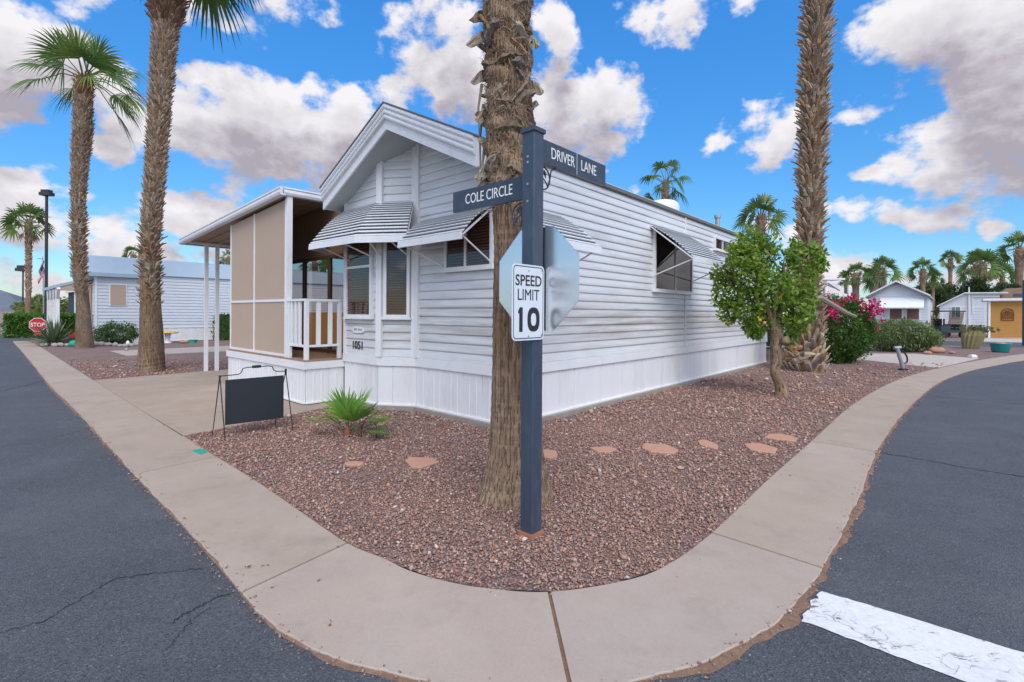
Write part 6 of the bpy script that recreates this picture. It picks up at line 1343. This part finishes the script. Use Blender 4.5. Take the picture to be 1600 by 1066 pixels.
def facing_box(name, label, px0, px1, Y, depth):
    """thing facing the cross street (front normal = -R): local x runs right, y away; X(px), Z(py, px) read the photo on its front plane"""
    o = AT(px0, 500, Y); xd = (-LV[0], -LV[1]); t = thing(name, label, 'house', (o[0], o[1], 0), HROT-math.pi/2)
    def X(px): r = ray(px, 500); return (r[0]*o[1]-o[0])/(xd[0]-r[0]*xd[1])
    def Z(py, px=1450): return AT(px, py, o[1]+X(px)*xd[1])[2]
    return t, X, Z
# gabled house
hA, xa, za = facing_box('small_house', 'small white gabled house with a white awning over two brown windows', 1357, 1450, 34, 9)
Wd = xa(1450); zE, zP = za(462, 1357), za(441, 1400)
mb = MB(); lwall(mb, (0, 0), (Wd, 0), 0, zE, (0, -1), .18); mb.add([(0, 0, zE), (Wd, 0, zE), (Wd*.48, 0, zP-.1)], [(0, 1, 2)]); mb.box(0, .05, .01, 9, 0, zE-.05); mb.box(Wd-.05, Wd, .01, 9, 0, zE-.05); mb.build('wall', MAT['palesiding'], hA)
mb = MB(); st = [[(-.15, y, zE-.05), (Wd*.48, y, zP+.10), (Wd+.12, y, zE-.05), (Wd+.12, y, zE-.20), (Wd*.48, y, zP-.06), (-.15, y, zE-.20)] for y in (-.35, 9.2)]; mb.sweep(None, st, 0, True); ro = mb.build('roof', MAT['greyroof'], hA)
mb = MB(); st = [[(x, y, z) for x, z in ((-.16, zE-.02), (Wd*.48, zP+.11), (Wd+.13, zE-.02), (Wd+.13, zE-.12), (Wd*.48, zP+.01), (-.16, zE-.12))] for y in (-.40, -.36)]; mb.sweep(None, st, 0, True); mb.build('bargeboard', MAT['white'], ro)
mb = MB(); st = [[(x, -.03, za(466, 1400)), (x, -.62, za(480.5, 1400)), (x, -.62, za(482, 1400)), (x, -.03, za(468, 1400))] for x in (xa(1375), xa(1444))]; mb.sweep(None, st, 0, True); mb.build('awning', MAT['whitemetal'], hA)
for p0, p1 in ((1390.5, 1409), (1417, 1436)):
    mb = MB(); mb.box(xa(p0)-.06, xa(p1)+.06, -.07, -.02, za(500, 1400), za(482, 1400)); w_ = mb.build('window', MAT['white'], hA); mb = MB(); mb.box(xa(p0), xa(p1), -.09, -.065, za(499, 1400), za(483, 1400)); mb.build('shade', MAT['blind'], w_)
# white lattice carport left of it
c0 = AT(1288, 500, 30); u = 30/F; t = thing('carport', 'white open beam carport behind the bougainvillea bush', 'carport', (c0[0], c0[1], 0)); X_ = lambda px: (px-1288)*u; Z_ = lambda py: H+(493-py)*u
mb = MB()
for p, y in ((1290, 0), (1326, 0), (1312, 1.5), (1352, 1.5)): mb.box(X_(p)-.06, X_(p)+.06, y-.06, y+.06, 0, Z_(446))
mb.build('post', MAT['white'], t)
mb = MB(); mb.bar((X_(1270), 0, Z_(434)), (X_(1328), 1.0, Z_(449)), .2, .22); mb.bar((X_(1290), -.2, Z_(441)), (X_(1326), 0.8, Z_(452)), .12, .15); mb.box(X_(1300), X_(1355), 1.45, 4.5, Z_(462), Z_(457)); mb.box(X_(1255), X_(1322), .1, 4, Z_(437)-.0, Z_(437)+.10); mb.build('roof', MAT['whitemetal'], t)
# white house with the blue window
hB, xb, zb_ = facing_box('small_house', 'white house with a small blue curtained window behind the parked cart', 1468, 1562, 46, 8)
zl, zh = zb_(478, 1500), zb_(459, 1500)
mb = MB(); lwall(mb, (0, 0), (xb(1562), 0), 0, zl, (0, -1), .25); st = [(0, 0, zl), (xb(1562), 0, zl), (xb(1562), 0, zh-.02), (xb(1507), 0, zh)]; mb.add(st, [(0, 1, 2, 3)]); mb.box(0, .06, .01, 8, 0, zl); mb.build('wall', MAT['palesiding'], hB)
mb = MB(); st = [[(-.2, y, zl), (xb(1507), y, zh+.10), (xb(1575), y, zh+.06), (xb(1575), y, zh-.04), (xb(1507), y, zh-.0), (-.2, y, zl-.10)] for y in (-.25, 8)]; mb.sweep(None, st, 0, True); mb.build('roof', MAT['whitemetal'], hB)
mb = MB(); mb.box(xb(1485), xb(1502), -.09, -.03, zb_(497, 1500), zb_(479, 1500)); w_ = mb.build('window', MAT['white'], hB); MAT['bluecurtain'] = M_('blue_curtain', (.13, .22, .25), .6); mb = MB(); mb.box(xb(1487), xb(1492.3), -.11, -.088, zb_(496, 1500), zb_(480, 1500)); mb.box(xb(1493.3), xb(1500), -.11, -.088, zb_(496, 1500), zb_(480, 1500)); mb.build('pane', MAT['bluecurtain'], w_)
mb = MB(); mb.box(xb(1513), xb(1515), -.12, -.02, 0, zb_(449, 1500)); mb.box(xb(1519), xb(1520), -.08, -.02, zb_(490, 1500), zb_(464, 1500)); mb.box(xb(1519), xb(1562), -.081, -.021, zb_(465, 1500), zb_(464, 1500)); mb.build('trim', MAT['white'], hB)
# ochre shed
hC, xc, zc2 = facing_box('garden_shed', 'ochre clapboard shed with an arched metal wall ornament at the right edge', 1547, 1604, 35, 4)
hC['category'] = 'shed'
Zs = lambda py: zc2(py, 1570); MAT['white2'] = MAT['white']
mb = MB(); lwall(mb, (0, 0), (xc(1606), 0), .05, Zs(471), (0, -1), .12); mb.box(0, .05, .01, 4, .05, Zs(471)); mb.build('wall', MAT['yellowwall'], hC)
mb = MB(); mb.box(xc(1536), xc(1610), -.35, 4.2, Zs(470), Zs(466.5)); mb.box(xc(1544), xc(1547.4), -.16, -.04, 0, Zs(470.4)); mb.box(xc(1538), xc(1539), -.2, -.1, 0, Zs(470.4)); mb.build('roof', MAT['whitemetal'], hC)
arch = [(-.33, 0), (.33, 0), (.33, .55)]+[(.33*math.cos(a), .55+.33*math.sin(a)) for a in np.linspace(.2, 2.94, 10)]+[(-.33, .55)]
co_ = (xc(1574), -.05, Zs(501.5)); mb = MB(); pin = [(a_*.82, .06+b_*.86) for a_, b_ in arch]; ringplate(mb, arch, pin, .0, co_, (1, 0, 0), (0, 0, 1), (0, -1, 0))
for k in range(5): mb.tube([(co_[0]-.2+.1*k, co_[1]-.0, co_[2]+.12), (co_[0]-.24+.12*k, co_[1]-.02, co_[2]+.45), (co_[0]-.1+.05*k, co_[1], co_[2]+.72)], .018, 5)
for k in range(3): mb.tube([(co_[0]-.26, co_[1]-.01, co_[2]+.2+.18*k), (co_[0], co_[1]-.02, co_[2]+.26+.18*k), (co_[0]+.26, co_[1]-.01, co_[2]+.2+.18*k)], .016, 5)
MAT['rust'] = M_('rusty_iron', (.16, .05, .025), .7); mb.build('wall_ornament', MAT['rust'], hC)
# brown roof behind the shed
hD, xd, zd = facing_box('small_house', 'house with a tan shingle roof behind the ochre shed', 1558, 1640, 48, 8); Zd = lambda py: zd(py, 1580)
mb = MB(); mb.box(0.3, xd(1640), 0, .1, 0, Zd(474)); mb.build('wall', MAT['palesiding'], hD)
mb = MB(); st = [[(-.3, y, Zd(473)), (xd(1571), y, Zd(451)), (xd(1645), y, Zd(449)), (xd(1645), y, Zd(473))] for y in (-.3, 7)]; mb.sweep(None, st, 0, True); mb.build('roof', MAT['tanroof'], hD)
# second street sign post at the right edge
c = AT(1600.5, 500, 26); u = 26/F; t = thing('street_sign_post', 'second slate blue sign post with a dark name blade at the right edge', 'sign post', (c[0], c[1], 0))
mb = MB(); mb.box(-1.6*u, 1.6*u, -.06, .06, 0, H+(495-438)*u); mb.build('post', MAT['slate'], t); mb = MB(); mb.box(-17*u, -1.6*u, -.02, .02, H+(495-464.5)*u, H+(495-459.5)*u); mb.build('name_blade', MAT['signslate'], t)
# parked golf cart
c = G(1530, 530); c = (c[0], c[1]+2.5); t = thing('golf_cart', 'golf cart with dark seat parked before the house with blue window', 'golf cart', (*c, 0), rad(8)); u = c[1]/F
mb = MB(); mb.box(-1.1, 1.1, -.55, .55, .35, .55); mb.box(-1.1, -.3, -.55, .55, .55, .85); mb.prism([(.55, -.5), (1.1, -.45), (1.1, .45), (.55, .5)], .55, .95); mb.build('body', MAT['navy'], t)
mb = MB(); mb.box(-.75, -.1, -.5, .5, .86, .98); mb.box(-.85, -.72, -.5, .5, .98, 1.35); mb.build('seat', MAT['black'], t)
mb = MB(); mb.box(-1.0, .9, -.6, .6, 1.86, 1.94); mb.build('canopy', MAT['dark'], t)
for x in (-.95, .85):
    for y in (-.52, .52):
        mb = MB(); mb.tube([(x, y, .9), (x, y, 1.86)], .02, 6); mb.build('strut', MAT['white'], t)
        mb = MB(); mb.tube([(x*.8, y-.08, .22), (x*.8, y+.08, .22)], .22, 16); mb.build('wheel', MAT['black'], t)
mb = MB(); mb.add([(.7, -.5, .95), (.7, .5, .95), (.88, .5, 1.84), (.88, -.5, 1.84)], [(0, 1, 2, 3)]); mb.build('windscreen', MAT['glassdark'], t)
# bicycle
c = G(1491, 518); t = thing('bicycle', 'dark bicycle standing in front of the white house left of the golf cart', 'bicycle', (c[0], c[1]-1.5, 0), rad(5))
for x in (-.52, .52):
    mb = MB(); mb.tube([(x+.33*math.cos(a), 0, .34+.33*math.sin(a)) for a in np.linspace(0, 6.283, 22)], .03, 6); mb.build('wheel', MAT['black'], t)
mb = MB(); mb.tube([(-.52, 0, .34), (-.15, 0, .34), (.38, 0, .8), (-.25, 0, .8), (-.15, 0, .34)], .025, 6); mb.tube([(-.25, 0, .8), (-.52, 0, .34)], .02, 6); mb.tube([(.34, 0, .95), (.52, 0, .34)], .022, 6); mb.tube([(.28, -.25, 1.0), (.34, 0, .97), (.28, .25, 1.0)], .018, 6); mb.build('frame', MAT['black'], t)
mb = MB(); mb.box(-.4, -.15, -.06, .06, .88, .94); mb.build('saddle', MAT['black'], t)
# plants on the right island
c = G(1440, 552); bush('shrub', 'wide grey green succulent shrub on the gravel in front of the gabled house', 'shrub', (c[0], c[1]+1.1), 1.5, 1.0, 1.36, 7500, .17, [(.20, .24, .11), (.15, .20, .09), (.26, .29, .15), (.11, .15, .06)], [.35, .3, .2, .15], 41, upbias=1.2, aspect=.28, lump=.08)
c = G(1424, 536); spiky('agave_plant', 'dark spiky agave behind the wide grey green shrub', 'agave', (c[0]-.4, c[1]+.8), 50, 1.25, [(.08, .14, .07), (.12, .17, .09)], 14, .07, 15, 88)
c = G(1412, 530); spiky('yucca_plant', 'low spiky rosette left of the wide succulent shrub', 'yucca', c, 40, 1.1, [(.10, .15, .07)], 15, .05, 10, 80)
c = G(1516, 545); u = c[1]/F; t = thing('barrel_cactus', 'fat leaning barrel cactus on the gravel left of the teal pot', 'cactus', (*c, 0))
mb = MB(); n = 30; vs = []; prof = [(9, 0), (10.5, 5), (12.5, 14), (13.5, 21), (12, 27), (7, 30), (0, 30.5)]
for q_, z in prof:
    for k in range(n): a = 2*math.pi*k/n; rr_ = q_*u*(1+.06*(1 if k % 2 else -1)); vs.append((rr_*math.cos(a)+z*u*.22, rr_*math.sin(a), z*u-.02))
mb.add(vs, [(i*n+k, i*n+(k+1) % n, (i+1)*n+(k+1) % n, (i+1)*n+k) for i in range(len(prof)-1) for k in range(n)], 0); MAT['barrel'] = M_('barrel_skin', (.22, .19, .09), .8, var=.2, vscale=6, dirt=(.10, .13, .05), dscale=2, damt=.7); mb.build('body', MAT['barrel'], t)
P = np.array([(RNG.normal(.35*1, .3), RNG.normal(0, .3), 31*u+RNG.uniform(-.1, .12)) for _ in range(260)]); V, Fc, C = leaf_cloud(P, .16, pick(RNG, [(.10, .14, .05), (.25, .12, .06)], [.7, .3], len(P)), RNG); mesh_obj('crown', V, Fc, C, MAT['leaf'], t)
c = G(1563, 550.5); u = c[1]/F; t = thing('plant_pot', 'wide teal glazed pot near the right edge', 'pot', (*c, 0))
mb = MB(); mb.lathe([(0, 0), (9*u, 0), (10.5*u, 2*u), (12*u, 12*u), (13*u, 13*u), (13*u, 14.5*u), (11.5*u, 14.5*u), (11*u, 12*u), (0, 11.5*u)], 0, 0, 28); mb.build('bowl', MAT['tealpot'], t, smooth=True)
mb = MB(); mb.lathe([(9*u, 11.6*u), (5*u, 15*u), (0, 16.5*u)], 1*u, 0, 10); mb.build('soil', MAT['redrock'], t, smooth=True)
rock(1469, 552, 22, 9, 'large reddish rock at the right foot of the wide succulent shrub', 'redrock', seed=61)
rock(1452, 554, 12, 5, 'smaller reddish rock in front of the wide succulent shrub', 'redrock', seed=62)
rock(1490, 553, 10, 4, 'low reddish rock right of the large one', 'redrock', seed=63)
c = G(1523, 559); u = c[1]/F; mb = MB(); mb.box(c[0]-4.5*u, c[0]+4.5*u, c[1], c[1]+.18, 0, 3*u); mb.box(c[0]-3.5*u, c[0]+3.5*u, c[1]+.02, c[1]+.16, 3*u, 4.6*u); setp(mb.build('ground_light', MAT['white'], None), 'small white box light at the end of the far driveway', 'ground light')
bb2 = G(1475, 529); bush('shrub', 'reddish twiggy shrub left of the bicycle in front of the white house', 'shrub', (bb2[0], bb2[1]+2), .9, .7, 1.9, 700, .18, [(.28, .17, .14), (.20, .16, .09)], [.6, .4], 43)
bb2 = G(1491, 526); bush('shrub', 'low green shrub right of the reddish twiggy one', 'shrub', (bb2[0], bb2[1]+2.5), .8, .6, 1.3, 900, .18, [(.08, .13, .04)], [1], 44)
# steel post pump near the walk
c = G(1411, 578); u = c[1]/F; t = thing('hand_pump', 'grey steel post with a curved handle leaning in the gravel by the far driveway', 'pump', (*c, 0))
Zp = lambda px, py: ((px-1411)*u, 0, (578-py)*u)
mb = MB(); mb.tube(spline([Zp(1411, 579), Zp(1409, 568), Zp(1405, 556), Zp(1402, 546), Zp(1399, 543)], 5), list(np.linspace(.055, .05, 21)), 10); mb.tube([Zp(1397, 543.5), Zp(1407, 543)], .045, 8); mb.build('post', MAT['chrome'], t)
mb = MB(); mb.tube(spline([Zp(1405, 545), Zp(1412, 550), Zp(1417, 558), Zp(1417, 566), Zp(1412, 568)], 5), .022, 6); mb.build('handle', MAT['black'], t)
mb = MB(); mb.lathe([(.12, 0), (.12, .03), (.04, .05)], 0, 0, 12); mb.build('foot', MAT['black'], t)
# steps, chair and rail behind the far end of the long wall
c = RW(HL+.9, .3); t = thing('garden_chair', 'dark garden chair at the far end of the long white wall behind the citrus trunk', 'chair', (*c, 0), HROT)
mb = MB(); mb.box(-.25, .25, -.25, .25, .42, .46); mb.build('seat', MAT['navy'], t); mb = MB(); mb.box(.2, .25, -.25, .25, .5, 1.05); mb.build('backrest', MAT['navy'], t)
for x in (-.23, .23):
    for y in (-.23, .23): mb = MB(); mb.tube([(x, y, 0), (x, y, .42 if x < 0 else 1.05)], .015, 6); mb.build('leg', MAT['chrome'], t)
c = G(1228, 566); t = thing('wooden_step', 'wooden entry steps with white rail between citrus trunk and rough palm', 'steps', (c[0], c[1]+1.0, 0), HROT)
mb = MB(); mb.box(0, .6, -.3, .9, 0, .2); mb.box(.3, .6, -.3, .9, .2, .4); MAT['wood'] = M_('grey_wood', (.22, .18, .15), .85); mb.build('tread', MAT['wood'], t)
mb = MB()
for k in range(5): mb.box(.62, .66, -.3+.28*k, -.25+.28*k, 0, 1.4)
mb.box(.60, .68, -.32, .9, 1.4, 1.46); mb.build('rail', MAT['white'], t)
# added in place of porch glass reflections: ochre fence, red gabled house, palm
hx, xx, zx = facing_box('small_house', 'red gabled house added behind the porch glass in place of its reflection', 478, 560, 44, 7)
zE_, zP_ = zx(482, 520), zx(459, 520); wd_ = xx(560)
mb = MB(); lwall(mb, (0, 0), (wd_, 0), 0, zE_, (0, -1), .2); mb.add([(0, 0, zE_), (wd_, 0, zE_), (wd_/2, 0, zP_-.1)], [(0, 1, 2)]); mb.box(wd_-.05, wd_, .01, 7, 0, zE_-.05); mb.build('wall', MAT['palesiding'], hx)
MAT['redroof'] = M_('red_roof', (.30, .085, .05), .7); mb = MB(); st = [[(-.3, y, zE_-.05), (wd_/2, y, zP_+.1), (wd_+.3, y, zE_-.05), (wd_+.3, y, zE_-.4), (wd_/2, y, zP_-.3), (-.3, y, zE_-.4)] for y in (-.35, 7.3)]; mb.sweep(None, st, 0, True); mb.build('roof', MAT['redroof'], hx)
a, b = AT(440, 500, 23), AT(560, 500, 23); mb = MB(); mb.bar((a[0], a[1], .75), (b[0], b[1], .75), .05, 1.5); mb.bar((a[0], a[1], 1.53), (b[0], b[1], 1.53), .09, .05)
setp(mb.build('reflection_fence', MAT['yellowwall'], None), 'ochre board fence added behind the porch glass in place of its reflection', 'fence')
bgpalm(491, 34, 410, 60, 520, 9, 2, 'palm added behind the porch glass in place of its reflection', seed=71, group=None)
# far hills
mb = MB(); n = 60; pts = []
for i in range(n+1): x = -900+i*16; pts.append((x, 16+14*math.sin(i*.7)+9*math.sin(i*1.9+1)+8*math.sin(i*.31)))
st = [[(x, 640, -5), (x, 700, max(4, h)), (x, 800, -5)] for x, h in pts]; mb.sweep(None, st, 0, True); o = mb.build('hills', MAT['hill']); o['kind'] = 'structure'
# litter
c = G(215, 852); P = np.array([(c[0]+RNG.normal(0, .012), c[1]+RNG.normal(0, .012), -.018+RNG.uniform(0, .01)) for _ in range(3)]); V, Fc, C = leaf_cloud(P, .035, np.array([(.5, .02, .35)]*3), RNG, upbias=2); setp(mesh_obj('fallen_petal', V, Fc, C, MAT['petal']), 'magenta petal lying on the dark asphalt at left', 'petal')
for i, (x, y, cl, nm, lb) in enumerate([(383, 888, (.13, .11, .09), 'dry_leaf', 'curled grey leaf on the sidewalk slab left of the bottom joint'), (500, 905, (.25, .2, .18), 'dry_leaf', 'pale dry leaf on the slab right of the left joint'), (516, 975, (.28, .10, .06), 'dry_leaf', 'red brown leaf on the curved sidewalk near the bottom edge'), (352, 813, (.7, .68, .7), 'paper_scrap', 'white paper scrap on the sidewalk left of the joint'), (414, 884, (.33, .18, .1), 'dry_leaf', 'tan leaf just right of the curled grey leaf'), (427, 918, (.12, .1, .08), 'dry_leaf', 'tiny dark leaf near the lower end of the left joint')]):
    c = G(x, y); P = np.array([(c[0], c[1], .004), (c[0]+.006, c[1], .006)]); V, Fc, C = leaf_cloud(P, .03, np.array([cl]*2), RNG, upbias=3); setp(mesh_obj(nm, V, Fc, C, MAT['petal']), lb, 'litter')
print('objects', len(SC.objects))
